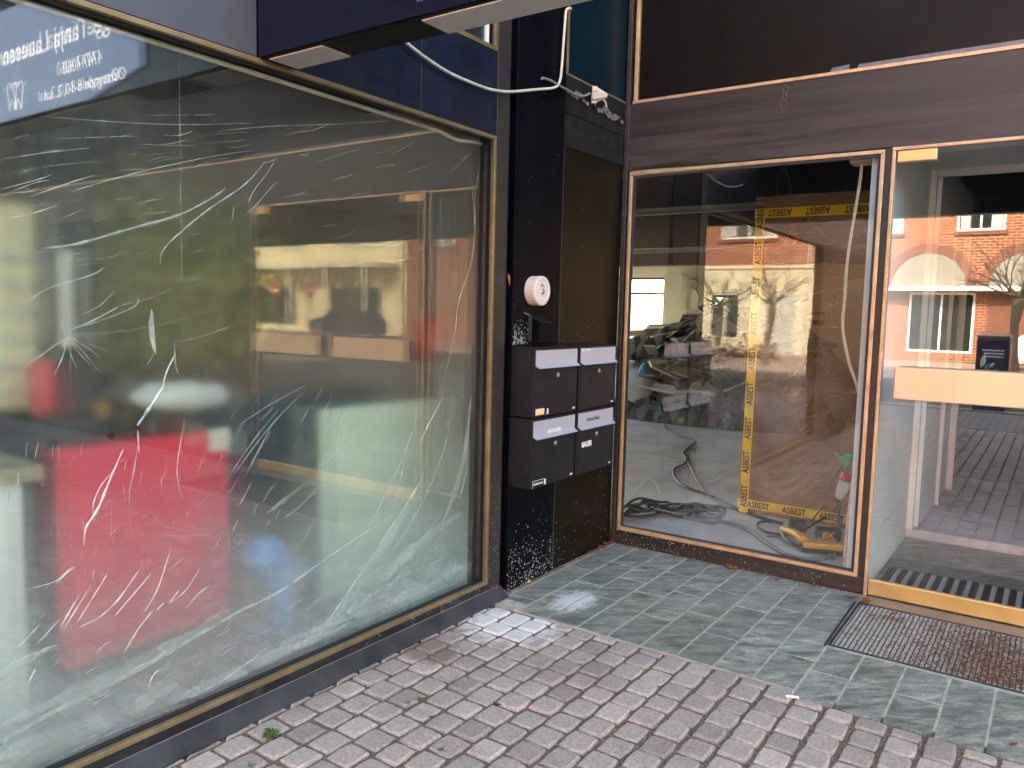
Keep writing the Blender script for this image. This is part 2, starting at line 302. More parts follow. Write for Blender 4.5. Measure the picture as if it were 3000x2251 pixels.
# ------------------------------------------------------------------ mesh builder
WL = {}
def wloc(o): return WL.get(o.name, Vector((0, 0, 0))) if o else Vector((0, 0, 0))
def setp(o, label=None, cat=None, group=None, kind=None):
    if label: o['label'] = label
    if cat: o['category'] = cat
    if group: o['group'] = group
    if kind: o['kind'] = kind
    return o
def thing(name, loc, label, cat, group=None, kind=None):
    o = bpy.data.objects.new(name, None); COL.objects.link(o); o.location = loc; o.empty_display_size = .05
    WL[o.name] = Vector(loc)
    return setp(o, label, cat, group, kind)
class MB:
    def __init__(s): s.v = []; s.f = []; s.mi = []; s.m = 0
    def add(s, vs, fs):
        k = len(s.v); s.v += [tuple(v) for v in vs]
        for f in fs: s.f.append(tuple(i+k for i in f)); s.mi.append(s.m)
        return s
    def box(s, x0, x1, y0, y1, z0, z1):
        return s.add([(x0, y0, z0), (x1, y0, z0), (x1, y1, z0), (x0, y1, z0), (x0, y0, z1), (x1, y0, z1), (x1, y1, z1), (x0, y1, z1)],
                     [(0, 3, 2, 1), (4, 5, 6, 7), (0, 1, 5, 4), (1, 2, 6, 5), (2, 3, 7, 6), (3, 0, 4, 7)])
    def obox(s, c, ax, ay, az, hx, hy, hz):
        c = Vector(c); ax = Vector(ax).normalized(); ay = Vector(ay).normalized(); az = Vector(az).normalized()
        P = [c+ax*(i*hx)+ay*(j*hy)+az*(k*hz) for k in (-1, 1) for i, j in ((-1, -1), (1, -1), (1, 1), (-1, 1))]
        return s.add(P, [(0, 3, 2, 1), (4, 5, 6, 7), (0, 1, 5, 4), (1, 2, 6, 5), (2, 3, 7, 6), (3, 0, 4, 7)])
    def quad(s, a, b, c, d): return s.add([a, b, c, d], [(0, 1, 2, 3)])
    def poly(s, pts): return s.add(pts, [tuple(range(len(pts)))])
    def prism(s, pts, off):
        off = Vector(off); n = len(pts); a = [Vector(p) for p in pts]; b = [p+off for p in a]
        fs = [tuple(range(n))[::-1], tuple(range(n, 2*n))] + [(i, (i+1) % n, n+(i+1) % n, n+i) for i in range(n)]
        return s.add(a+b, fs)
    def tube(s, pts, r, n=8, cap=True):
        P = [Vector(p) for p in pts]; rr = r if isinstance(r, (list, tuple)) else [r]*len(P)
        rings = []; up = None
        for i, p in enumerate(P):
            t = (P[min(i+1, len(P)-1)]-P[max(i-1, 0)])
            t = t.normalized() if t.length > 1e-9 else Vector((0, 0, 1))
            if up is None: up = Vector((0, 0, 1)) if abs(t.z) < .9 else Vector((1, 0, 0))
            u = (up - t*up.dot(t)); u = u.normalized() if u.length > 1e-6 else t.orthogonal().normalized(); w = t.cross(u); up = u
            rings.append([p+(u*math.cos(2*math.pi*k/n)+w*math.sin(2*math.pi*k/n))*rr[i] for k in range(n)])
        vs = [q for R in rings for q in R]; fs = []
        for i in range(len(P)-1):
            for k in range(n): fs.append((i*n+k, i*n+(k+1) % n, (i+1)*n+(k+1) % n, (i+1)*n+k))
        if cap: fs += [tuple(range(n))[::-1], tuple((len(P)-1)*n+k for k in range(n))]
        return s.add(vs, fs)
    def lathe(s, c, axis, prof, n=32):
        c = Vector(c); a = Vector(axis).normalized(); u = a.orthogonal().normalized(); w = a.cross(u)
        vs = []; fs = []
        for (r, h) in prof:
            for k in range(n):
                th = 2*math.pi*k/n; vs.append(c+a*h+(u*math.cos(th)+w*math.sin(th))*r)
        for i in range(len(prof)-1):
            for k in range(n): fs.append((i*n+k, i*n+(k+1) % n, (i+1)*n+(k+1) % n, (i+1)*n+k))
        fs += [tuple(range(n))[::-1], tuple((len(prof)-1)*n+k for k in range(n))]
        return s.add(vs, fs)
    def build(s, name, mats, parent=None, bevel=0, smooth=False, recalc=False):
        L = wloc(parent); me = bpy.data.meshes.new(name)
        me.from_pydata([(v[0]-L.x, v[1]-L.y, v[2]-L.z) for v in s.v], [], s.f)
        for m in (mats if isinstance(mats, (list, tuple)) else [mats]): me.materials.append(m)
        me.polygons.foreach_set('material_index', s.mi)
        if smooth: me.polygons.foreach_set('use_smooth', [True]*len(s.f))
        if recalc:
            b = bmesh.new(); b.from_mesh(me); bmesh.ops.recalc_face_normals(b, faces=b.faces); b.to_mesh(me); b.free()
        me.update()
        o = bpy.data.objects.new(name, me); COL.objects.link(o)
        if parent: o.parent = parent
        WL[o.name] = L
        if bevel:
            md = o.modifiers.new('bevel', 'BEVEL'); md.width = bevel; md.segments = 2; md.limit_method = 'ANGLE'
        return o
def spline(pts, k=6):
    P = [Vector(p) for p in pts]; out = []
    for i in range(len(P)-1):
        a, b, c, d = P[max(i-1, 0)], P[i], P[i+1], P[min(i+2, len(P)-1)]
        for j in range(k):
            t = j/k
            out.append(.5*((2*b)+(c-a)*t+(2*a-5*b+4*c-d)*t*t+(3*b-a-3*c+d)*t**3))
    out.append(P[-1]); return out
def text(body, size, origin, right, up, mat, name='lettering', parent=None, align='LEFT', xs=1.0, thick=.0006, shear=0, off=0.0):
    cu = bpy.data.curves.new('t', 'FONT'); cu.body = body; cu.size = size; cu.align_x = align; cu.extrude = thick; cu.shear = shear; cu.offset = off; cu.resolution_u = 3
    o = bpy.data.objects.new('t', cu); COL.objects.link(o)
    dg = bpy.context.evaluated_depsgraph_get(); me = bpy.data.meshes.new_from_object(o.evaluated_get(dg)); bpy.data.objects.remove(o); bpy.data.curves.remove(cu)
    r = Vector(right).normalized(); u = Vector(up).normalized(); n = r.cross(u); L = wloc(parent); o0 = Vector(origin)-L
    for v in me.vertices: v.co = o0 + r*(v.co.x*xs) + u*v.co.y + n*v.co.z
    me.materials.clear(); me.materials.append(mat); me.name = name
    ob = bpy.data.objects.new(name, me); COL.objects.link(ob)
    if parent: ob.parent = parent
    WL[ob.name] = L
    return ob
def frame_y(x0, x1, z0, z1, w, y0, y1, mb=None):      # frame in a wall facing -Y
    mb = mb or MB()
    mb.box(x0, x1, y0, y1, z0, z0+w); mb.box(x0, x1, y0, y1, z1-w, z1)
    mb.box(x0, x0+w, y0, y1, z0+w, z1-w); mb.box(x1-w, x1, y0, y1, z0+w, z1-w); return mb
def frame_x(y0, y1, z0, z1, w, x0, x1, mb=None, bottom=True):
    mb = mb or MB()
    if bottom: mb.box(x0, x1, y0, y1, z0, z0+w)
    mb.box(x0, x1, y0, y1, z1-w, z1)
    zb = z0+w if bottom else z0
    mb.box(x0, x1, y0, y0+w, zb, z1-w); mb.box(x0, x1, y1-w, y1, zb, z1-w); return mb
# ================================================================== THE BUILDING
B = thing('shop_building', (XB, YA, 0), 'dark two-fronted shop building with navy and brown panels, brass frames and a canopy beam', 'building')
H = 10.0; XW = -3.4; YE = -9.0
# upper storeys that stand over the shops
MB().box(XW, 15.3, YA+.02, 10.3, 3.45, H).box(XB+.06, 15.3, YE, YA+.02, 3.45, H).build('upper_storey', M['black'], B)
# ---- window of the left shop (faces -Y)
XL, XR = -.53, 3.173
sw = frame_y(XL, XR, .092, 2.347, .019, YA-.008, YA+.016).build('shop_window', M['brass_dull'], B, .003)
frame_y(XL+.0195, XR-.0195, .1115, 2.3275, .004, YA+.017, YA+.041).build('gasket', M['blackflat'], sw)
# thin brass bead on the inner edge of the right jamb
MB().box(XR-.043, XR-.0405, YA+.02, YA+.04, .132, 2.307).build('bead', M['steeldark'], sw)
gp = MB()
for y, tilt in ((YA+.044, 0), (YA+.060, .0026)):
    gp.quad((XL+.024, y, .116), (XR-.024, y+tilt*3.6, .116), (XR-.024, y+tilt*3.6+.0008*2, 2.323), (XL+.024, y+.0008*2, 2.323))
gp.build('glass_pane', M['glassA'], sw)
MB().box(XL, XR+.1, YA+.001, YA+.03, .0, .0905).build('plinth', M['navyplinth'], B, .003)
MB().prism([(XL, YA-.0005, -.05), (XL, YA-.058, -.05), (XL, YA-.058, .004), (XL, YA-.05, .012), (XL, YA-.0005, .054)], (XR+.12-XL, 0, 0)).build('ledge', M['ledge'], B, .003, recalc=True)
MB().box(XL, XR+.1, YA-.005, YA-.0007, .0530, .0565).build('dirt_line', M['plate'], B)
# ---- wall left of the shop window, out to the street corner
MB().box(XW, XL, YA, YA+.3, 0, 3.449).box(XW, XW+.3, YA+.3, 4.4, 0, 3.449).box(XW, XW+.3, 4.4, 6.8, 2.2, 3.449).box(XW, XW+.3, 6.8, 10.3, 0, 3.449).build('wall', M['black'], B)
# ---- band over the window
BX0, BX1, BZ0, BZ1 = 1.775, 1.928, 2.347, 2.86
MB().box(XW, BX0-.002, YA-.006, YA+.02, 2.349, 3.448).build('fascia_panel', M['fasciablue'], B, .002)
MB().box(BX1+.002, 2.62, YA-.002, YA+.02, 2.349, 3.448).box(2.62, XR, YA-.002, YA+.02, 2.349, 2.742).box(2.62, XR, YA-.002, YA+.02, 3.3, 3.448).build('navy_panel', M['navy'], B, .002)
uw = frame_y(2.635, XR-.004, 2.745, 3.295, .022, YA-.004, YA+.015).build('upper_window', M['brass_dull'], B, .002)
MB().quad((2.655, YA+.03, 2.765), (XR-.02, YA+.03, 2.765), (XR-.02, YA+.03, 3.275), (2.655, YA+.03, 3.275)).build('glass_pane', M['pane'], uw)
MB().box(XR-.075, XR-.052, YA+.016, YA+.028, 2.77, 3.27).build('bead', M['housewhite'], uw)
# ---- jamb, column, brown panel
MB().box(XR+.001, 3.279, YA-.004, YA+.1, 0, 3.448).build('jamb', M['jamb'], B, .003)
MB().box(3.2795, 3.331, YA+.03, YA+.1, 0, 3.448).box(3.298, 3.312, YA+.012, YA+.03, 0, 3.448).build('groove', M['black'], B, .002)
colm = MB().box(3.332, 3.792, YA-.012, YA+.1, 0, 3.448).build('column', M['black'], B, .004)
MB().box(3.7925, 3.806, YA-.008, YA+.1, 0, 2.41).build('edge_strip', M['steeldark'], colm, .002)
MB().box(3.8065, 4.53, YA+.004, YA+.05, 0, 2.418).build('wall_panel', M['brownpanel'], B, .003)
MB().box(3.7935, XB+.02, YA+.001, YA+.06, 2.419, 2.80).box(3.7935, XB+.02, YA-.004, YA, 2.60, 2.66).build('worn_band', M['band'], B, .003)
tp = MB().box(3.84, XB-.01, YA+.006, YA+.05, 2.815, 3.448).build('upper_panel', M['teal'], B)
MB().box(3.80, XB, YA-.002, YA+.03, 2.801, 2.8135).box(3.80, 3.838, YA+.001, YA+.03, 2.8145, 3.448).build('trim', M['brass_dull'], tp, .002)
# ripped plaster patches on the band
pp = MB()
for i in range(16):
    x = 3.83+i*.043; z = 2.715-.012*math.sin(i*1.7)-.002*i; r = rnd.uniform(.012, .034)
    pts = [(x+r*1.3*math.cos(a)*rnd.uniform(.6, 1.2), YA-.0062, z+r*.75*math.sin(a)*rnd.uniform(.5, 1.2)) for a in [k*math.pi/5 for k in range(10)]]
    pp.poly(pts)
pp.build('bare_plaster', paint('bare_plaster', lin((118, 104, 98)), .9, .35, 30, .5, 60, dust=.4, dustc=(.04, .035, .03, 1)), B)
# ---- canopy beam
cb = MB().box(BX0, BX1, YE, YA-.008, BZ0, BZ1).build('canopy_beam', M['beam'], B, .003)
MB().box(BX0+.012, BX1-.004, YE, YA-.012, BZ0-.004, BZ0-.0005).build('soffit', M['soffit'], cb)
for a, b in ((2.035, 2.302), (.2, 1.607), (-1.6, -.2), (-3.4, -2.0), (-5.2, -3.8), (-7, -5.6)):
    MB().box(BX0+.02, BX1-.008, a, b, BZ0-.009, BZ0-.0045).build('light_panel', M['lightpanel'], cb, .001)
MB().prism([(BX0-.012, 1.76, 2.428), (BX0-.012, 1.76, BZ1-.006), (BX0-.012, -1.2, BZ1-.006), (BX0-.012, -1.2, BZ0+.004), (BX0-.012, 1.36, BZ0+.004)], (.0115, 0, 0)).build('added_sign_glow_panel', M['sign'], cb, recalc=True)  # added glowing panel, corner slanted to stay out of direct view
BXF = BX0-.0135
rt = (0, -1, 0); upv = (0, 0, 1)
text('Tandlæge Tanja Lauesen', .128, (BXF, 1.93, 2.605), rt, upv, M['signw'], 'lettering', cb, xs=1.1, off=.001)
text('4747 4060', .083, (BXF, 1.452, 2.480), rt, upv, M['signw'], 'lettering', cb, xs=.93)
text('Østergade 8-10, 2. sal', .071, (BXF, 1.63, 2.393), rt, upv, M['signw'], 'lettering', cb, xs=1.08)
tb = MB()
tooth = [(0, .05), (.018, .064), (.04, .06), (.048, .035), (.04, 0), (.036, -.04), (.026, -.06), (.018, -.03), (.004, -.012), (-.010, -.03), (-.02, -.06), (-.032, -.04), (-.038, 0), (-.046, .035), (-.036, .06), (-.016, .062), (0, .05), (.012, .044)]
tb.tube([(BXF-.001, .70-u, 2.447+v) for u, v in spline([(a, b, 0) for a, b in tooth], 4) for u, v in [(u, v)]] if False else [(BXF-.001, .70-p.x, 2.447+p.y) for p in spline([(a, b, 0) for a, b in tooth], 4)], .0028, 6)
for (du, dv) in ((-.07, .05), (-.085, .02), (.075, .045)):
    tb.box(BXF-.001, BXF, .70-du-.008, .70-du+.008, 2.447+dv-.0015, 2.447+dv+.0015).box(BXF-.0013, BXF-.0003, .70-du-.0015, .70-du+.0015, 2.447+dv-.008, 2.447+dv+.008)
tb.build('tooth_logo', M['signw'], cb)
# ---- wall B (faces -X): fascia, upper glass, window, doors
MB().box(XB-.004, XB+.05, YE, 2.312, 2.3865, 2.5875).build('fascia', M['fascia_low'], B, .0015)
MB().box(XB, XB+.05, YE, 2.312, 2.588, 2.792).build('fascia', M['fascia'], B)
MB().box(XB-.012, XB+.05, 2.3125, YA-.004, 0, 3.448).build('corner_post', M['jamb'], B, .003)
ug = MB().box(XB+.012, XB+.05, YE, 2.262, 2.815, 3.448).build('upper_panel', M['darkglass'], B)
MB().box(XB-.006, XB+.03, YE, 2.297, 2.7935, 2.8125).box(XB-.006, XB+.03, 2.268, 2.290, 2.813, 3.448).build('brass_trim', M['brass'], ug, .002)
tp_ = MB()
for a, b in ((.998, -1.4), (1.135, 1.035)):
    tp_.quad((XB+.0105, a, 2.8125), (XB+.0105, b, 2.8125), (XB+.0105, b, 2.8425), (XB+.0105, a-.012, 2.836))
tp_.build('torn_tape', paint('torn_grey_tape', lin((112, 108, 116)), .5, .2, 30, .2, 40), ug)
# rubbed mark on the fascia
mk = MB()
for i, (dy, dz, r) in enumerate(((0, .03, .02), (.004, .0, .017), (.008, -.045, .023))):
    c0 = Vector((XB-.0045, 1.358+dy, 2.72+dz))
    mk.tube([c0+Vector((0, math.cos(a)*r*.6, math.sin(a)*r*1.4)) for a in [k*math.pi/8 for k in range(17)]], .0016, 5)
mk.build('glue_mark', paint('glue_mark', lin((112, 92, 80)), .6, .3, 60), B)
# entrance-side window
ew = frame_x(.829, 2.300, .092, 2.380, .021, XB-.006, XB+.022).build('entrance_window', M['brass'], B, .003)
MB().quad((XB+.024, .85, .115), (XB+.024, 2.28, .115), (XB+.024, 2.28, 2.36), (XB+.024, .85, 2.36)).build('glass_pane', M['glassB'], ew)
frame_x(.8555, 2.2735, .1185, 2.3535, .008, XB+.004, XB+.021).build('gasket', M['steeldark'], ew)
MB().box(XB, XB+.05, .7965, 2.312, 0, .0915).build('sill', M['fascia'], B, .003)
MB().box(XB, XB+.05, .7965, .8285, .0918, 2.385).build('mullion', M['jamb'], B, .003)
YD0, YD1 = -1.23, .795
dfm = frame_x(YD0, YD1, .0, 2.386, .018, XB-.006, XB+.02, bottom=False).build('door_frame', M['brass'], B, .003)
def door(y0, y1, hinge_hi):
    d = MB().box(XB+.002, XB+.034, y0, y1, .008, .09).build('door', M['gold'], B, .003)
    MB().quad((XB+.018, y0, .0905), (XB+.018, y1, .0905), (XB+.018, y1, 2.345), (XB+.018, y0, 2.345)).build('glass_pane', M['glassD'], d)
    hy = (y1-.185, y1-.002) if hinge_hi else (y0+.002, y0+.185)
    MB().box(XB-.002, XB+.038, hy[0], hy[1], 2.308, 2.366).build('hinge_plate', M['gold'], d, .004)
    p0 = at(1500+1655*.6781, 1585*.6781, x=XB-.055)
    b0, b1 = (y0+.07, y1-.068)
    MB().box(XB-.068, XB-.048, b0, b1, 1.088, 1.256).build('push_bar', M['pushbar'], d, .006)
    [MB().box(XB-.048, XB+.016, q0, q0+.025, 1.15, 1.19).build('bracket', M['gold'], d) for q0 in (b0+.06, b1-.085)]
    MB().box(XB+.040, XB+.056, b0, b1, 1.088, 1.256).build('push_bar', M['pushbar'], d, .004)
    return d
door(-.213, .772, True); door(-1.208, -.223, False)
MB().box(XB-.005, XB+.05, YD0-.04, YD0-.0005, 0, 2.385).build('mullion', M['jamb'], B, .003)
# dark clad wall further along
for y0, y1 in ((-2.9, -1.275), (-4.6, -2.92), (-6.3, -4.62), (YE, -6.32)):
    f = MB().box(XB+.006, XB+.05, y0, y1, .0925, 2.385).build('dark_cladding', M['cladding'], B, .003)
    if y1 > -2:
        text('Tandlæge', .085, (XB+.0045, -2.05, 1.72), rt, upv, M['whiteink'], 'lettering', f)
        text('2. sal', .065, (XB+.0045, -2.15, 1.62), rt, upv, M['whiteink'], 'lettering', f)
MB().box(XB+.001, XB+.05, YE, YD0-.0405, 0, .0915).build('sill', M['fascia'], B, .003)
# paint flecks thrown over the foot of the column, jamb and sill
sp = MB()
def fleck(x, z, r, y):
    n = rnd.randint(4, 6); a0 = rnd.random()*6; ex = rnd.uniform(.6, 1.9)
    sp.poly([(x+r*math.cos(a0+k*2*math.pi/n)*rnd.uniform(.5, 1), y, z+r*ex*math.sin(a0+k*2*math.pi/n)*rnd.uniform(.5, 1)) for k in range(n)][::1])
yc = YA-.0126
for i in range(430):
    fleck(rnd.uniform(3.335, 3.80 if rnd.random() < .8 else 3.79), min(.55, abs(rnd.gauss(0, .13))+.004), rnd.uniform(.0009, .0042), yc)
for i in range(90): fleck(rnd.uniform(3.83, 4.5), min(.75, abs(rnd.gauss(.0, .3))+.01), rnd.uniform(.001, .0035), YA+.0034)
for i in range(200): fleck(3.34+abs(rnd.gauss(0, .07)), 1.325+abs(rnd.gauss(0, .055)), rnd.uniform(.0009, .0036), yc)
for i in range(40): fleck(rnd.uniform(3.70, 4.3), 1.325+abs(rnd.gauss(0, .05)), rnd.uniform(.0008, .003), YA+.0034 if rnd.random() < .01 else YA+.0034)
for i in range(60): fleck(rnd.uniform(3.34, 3.79), rnd.uniform(.3, 3.0), rnd.uniform(.0008, .002), yc)
for i in range(120): fleck(rnd.uniform(3.18, 3.275), min(2.2, abs(rnd.gauss(0, .35))), rnd.uniform(.0007, .0026), YA-.0046)
for i in range(9): fleck(4.05+rnd.gauss(0, .002), rnd.uniform(1.7, 2.3), rnd.uniform(.001, .003), YA+.0034)
for i in range(130): fleck(3.12-abs(rnd.gauss(0, .35)), .012+.08*rnd.random(), rnd.uniform(.0008, .003), YA+.0004)
for i in range(160): fleck(3.10-abs(rnd.gauss(0, .22)), .15+abs(rnd.gauss(0, .06)), rnd.uniform(.0007, .0026), YA+.0428)
setp(sp.build('paint_fleck', M['whiteink'], B), kind='stuff')
sp = MB()
def fleckx(y, z, r, x):
    n = rnd.randint(4, 6); a0 = rnd.random()*6
    sp.poly([(x, y+r*math.cos(a0+k*2*math.pi/n)*rnd.uniform(.5, 1), z+r*1.2*math.sin(a0+k*2*math.pi/n)*rnd.uniform(.5, 1)) for k in range(n)])
for i in range(170): fleckx(rnd.uniform(.84, 2.3) if rnd.random() < .5 else 2.3-abs(rnd.gauss(0, .35)), rnd.uniform(.005, .088), rnd.uniform(.0008, .0032), XB-.0006)
for i in range(110): fleckx(rnd.uniform(.87, 2.26), .13+abs(rnd.gauss(0, .5)), rnd.uniform(.0007, .002), XB+.0232)
setp(sp.build('paint_fleck', M['whiteink'], B), kind='stuff')
# ================================================================== GROUND
setp(MB().box(-120, 60, -120, 120, -.4, -.075).build('ground', M['concrete']), kind='structure')
setp(MB().box(-13.5, -6.2, -60, 60, -.074, -.05).build('road', M['asphalt']), kind='structure')
for x in (-12.9, -6.9):
    setp(MB().box(x-.06, x+.06, -60, 60, -.049, -.045).build('road_line', M['roadpaint']), kind='structure')
# ---- granite pavers as real stones in running bond
pv = MB(); PW, PL = .1155, .1275
def paver(x0, x1, y0, y1):
    g = .0047; h = rnd.gauss(0, .0018); tx = rnd.gauss(0, .011); ty = rnd.gauss(0, .011)
    x0 += g*rnd.uniform(.5, 1.5); x1 -= g*rnd.uniform(.5, 1.5); y0 += g*rnd.uniform(.5, 1.6); y1 -= g*rnd.uniform(.5, 1.6)
    cx, cy = (x0+x1)/2, (y0+y1)/2; k = rnd.uniform(.9, 1.5)
    lv = []
    for ins, z in ((0, -.03), (.0005, -.012), (.0025*k, -.0040), (.0066*k, 0)):
        ring = []
        for (ux, uy) in ((0, 0), (.5, 0), (1, 0), (1, .5), (1, 1), (.5, 1), (0, 1), (0, .5)):
            jx = rnd.gauss(0, .0011); jy = rnd.gauss(0, .0011)
            px = x0+ins+(x1-x0-2*ins)*ux; py = y0+ins+(y1-y0-2*ins)*uy
            if ux != .5 and uy != .5:
                px += (.5-ux)*2*.004; py += (.5-uy)*2*.004
            ring.append((px+jx, py+jy, z+h+(px-cx)*tx+(py-cy)*ty if z > -.02 else z))
        lv.append(ring)
    vs = [p for r in lv for p in r]; fs = []
    for i in range(3):
        for q in range(8): fs.append((i*8+q, i*8+(q+1) % 8, (i+1)*8+(q+1) % 8, (i+1)*8+q))
    fs.append(tuple(24+q for q in range(8)))
    pv.add(vs, fs)
YT = 2.272                     # upper limit of the whole rows; a thin cut row runs along the ledge
XT1, XT2, YB = 3.172, 3.118, .787
row = 0; y1 = YT
xx = -3.6
while xx < 3.1: L = rnd.uniform(.11, .15); paver(xx, min(xx+L, 3.12), YT, YA-.061); xx += L
while y1 > -4.4:
    y0 = y1-PW; lim = XT1 if y0 > YB-.06 else XT2
    x = -3.6 + (row % 2)*PL*.5 + rnd.uniform(-.012, .012)
    if row in (0, 1): lim -= .02
    while x < lim-.03:
        L = PL*rnd.uniform(.95, 1.05); xe = x+L
        if lim-xe < .05: xe = lim
        if xe > -3.6: paver(x, xe, y0, y1)
        x = xe
    row += 1; y1 = y0
setp(pv.build('paving', M['paver']), kind='structure')
setp(MB().box(-3.7, XT2+.05, -4.5, YA, -.074, -.0102).build('paving_bed', M['joint']), kind='structure')
# pavers further off, laid as a surface
def mk_farpave():
    t = NT('far_paving')
    b = t.n('ShaderNodeTexBrick', {'Vector': t.coord(), 'Color1': lin((150, 143, 144)), 'Color2': lin((132, 126, 128)), 'Mortar': lin((70, 60, 55)), 'Scale': 1.0, 'Mortar Size': .006, 'Brick Width': .1275, 'Row Height': .1155})
    return t.done(t.pbr(color=b.outputs[0], rough=.85, normal=t.bump(b.outputs[1], -.5, .006)))
M['farpave'] = mk_farpave()
setp(MB().box(-6.0, -3.62, -40, 40, -.074, -.001).box(-3.6, XB-.02, -40, -4.46, -.074, -.001).box(-6.15, -6.003, -40, 40, -.2, .02).build('pavement', M['farpave']), kind='structure')
# ---- slate tiles
sl = MB()
def tile(x0, x1, y0, y1):
    g = .0047; h = rnd.gauss(0, .0006)
    x0 += g; x1 -= g; y0 += g; y1 -= g; b = .0015
    vs = [(x0, y0, -.02), (x1, y0, -.02), (x1, y1, -.02), (x0, y1, -.02), (x0, y0, h-b), (x1, y0, h-b), (x1, y1, h-b), (x0, y1, h-b), (x0+b, y0+b, h), (x1-b, y0+b, h), (x1-b, y1-b, h), (x0+b, y1-b, h)]
    fs = [(8, 9, 10, 11)]
    for q in range(4): fs += [(q, (q+1) % 4, 4+(q+1) % 4, 4+q), (4+q, 4+(q+1) % 4, 8+(q+1) % 4, 8+q)]
    sl.add(vs, fs)
ys = [2.336, 2.305, 2.145, 1.976, 1.806, 1.640, 1.470, 1.300, 1.130, .958, .787]
cuts = {0: [3.40, 3.94], 1: [3.342, 3.94], 2: [3.187, 3.75, 4.155], 3: [3.60, 3.945], 4: [3.81, 4.2], 5: [3.527, 3.93], 6: [3.70, 4.1], 7: [3.50, 3.93], 8: [3.62, 4.05], 9: [3.50, 3.86, 4.25]}
for i in range(10):
    xs = [3.30 if i == 0 else (3.262 if i == 1 else XT1)]+[c for c in cuts[i] if c > XT1+.03]+[XB-.006]
    for a, b in zip(xs[:-1], xs[1:]): tile(a, b, ys[i+1], ys[i])
yy = [.785, .626, .455, .285, .121, -.045, -.21, -.375, -.54, -.705, -.87, -1.035, -1.2]
for i in range(len(yy)-1):
    if i in (0, 3 - 1): tile(XT2, 3.40, yy[i+1], yy[i]); tile(3.40, 3.692, yy[i+1], yy[i])
    else: tile(XT2, 3.692, yy[i+1], yy[i])
for y in [-1.2-.168*k for k in range(20)]:
    tile(XT2, 3.6, y-.168, y); tile(3.6, 4.1, y-.168, y); tile(4.1, XB-.004, y-.168, y)
setp(sl.build('slate_tiles', M['slate']), kind='structure')
setp(MB().box(XT2+.052, XB-.001, -4.5, YA-.003, -.073, -.0016).build('tile_bed', M['grout']), kind='structure')
# ================================================================== THINGS ON THE FACADE
FY = 2.185
def mailbox(x0, x1, z0, z1, label, kind):
    t = thing('mailbox', ((x0+x1)/2, YA, z0), label, 'mailbox', 'black wall mailboxes')
    MB().box(x0, x1, FY+.004, YA-.013, z0, z1).build('body', M['boxblack'], t, .003)
    MB().box(x0+.008, x1-.005, FY-.001, FY+.0035, z0+.008, z1-.112).build('door', M['boxblack'], t, .0015)
    f = MB(); fx0, fx1 = x0+.008, x1-.006
    f.prism([(fx0, FY-.001, z1-.012), (fx0, FY+.003, z1-.012), (fx0, FY+.003, z1-.092), (fx0, FY-.022, z1-.105), (fx0, FY-.0235, z1-.1025), (fx0, FY-.001, z1-.088)], (fx1-fx0, 0, 0))
    fl = f.build('flap', M['flap'], t, recalc=True)
    lx, lz = x0+(x1-x0)*.52, z1-.145
    lk = MB().lathe((lx, FY-.001, lz), (0, -1, 0), [(.0125, 0), (.0125, .003), (.0105, .005), (.0075, .0045)], 24).build('lock', M['lock'], t, smooth=False)
    MB().box(lx-.0008, lx+.0008, FY-.0064, FY-.0054, lz-.004, lz+.004).build('keyhole', M['ink'], lk)
    tag = MB(); tag.box(x1-.045, x1-.02, FY-.0018, FY-.0011, z0+.018, z0+.027); tg = tag.build('maker_tag', M['whiteink'], t)
    MB().box(x1-.0195, x1-.012, FY-.0018, FY-.0011, z0+.018, z0+.027).build('red_mark', M['redink'], tg)
    r, u = (1, 0, 0), (0, 0, 1)
    if kind == 'peach':
        MB().box(x0+.012, x0+.095, FY-.0018, FY-.0011, z0+.014, z0+.047).build('name_label', M['peach'], t)
        text('8', .042, (x0+.118, FY-.0016, z0+.012), r, u, M['whiteink'], 'number', t, off=.0012, xs=.85)
    if kind == 'small':
        lb = MB().box(fx0+.006, fx0+.095, FY-.0024, FY-.0011, z1-.028, z1-.0145).build('name_label', M['paper'], t)
        MB().box(fx0+.025, fx0+.07, FY-.003, FY-.0025, z1-.0225, z1-.0205).build('small_print', M['ink'], lb)
    if kind == 'frame':
        lb = MB().box(x0+.145, x0+.272, FY-.0024, FY-.0011, z1-.084, z1-.067).build('name_label', M['paper'], t)
        MB().box(x0+.165, x0+.243, FY-.003, FY-.0025, z1-.0765, z1-.0745).build('small_print', M['ink'], lb)
        text('FRENNEGAARD', .0165, (x0+.016, FY-.0016, z0+.018), r, u, M['whiteink'], 'lettering', t, xs=.78)
        MB().box(x0+.0085, x0+.0115, FY-.0018, FY-.0011, z0+.004, z0+.0425).box(x0+.0118, x0+.112, FY-.0018, FY-.0011, z0+.0400, z0+.0425).build('corner_line', M['whiteink'], t)
        text('8', .042, (x0+.117, FY-.0016, z0+.010), r, u, M['whiteink'], 'number', t, off=.0012, xs=.85)
    if kind == 'bauer':
        text('Annette Bauer', .032, (x0+.098, FY-.0016, z1-.064), r, u, M['ink'], 'lettering', t, xs=.80)
        text('BAUER', .043, (x0+.052, FY-.0016, z0+.155), r, u, M['whiteink'], 'lettering', t, off=.0014, xs=.86)
    return t
ZM = .951
mailbox(3.331, 3.757, ZM+.002, 1.312, 'black mailbox with blank silver flap and a peach label beside the 8, upper of two', 'peach')
mailbox(3.784, 4.205, ZM+.002, 1.312, 'black mailbox whose silver flap has a small white label in its top corner', 'small')
mailbox(3.324, 3.751, .583, ZM-.004, 'black mailbox with white bracketed lettering FRENNEGAARD and an 8 at its foot', 'frame')
mailbox(3.778, 4.200, .583, ZM-.004, 'black mailbox lettered BAUER in white under Annette Bauer on the flap', 'bauer')
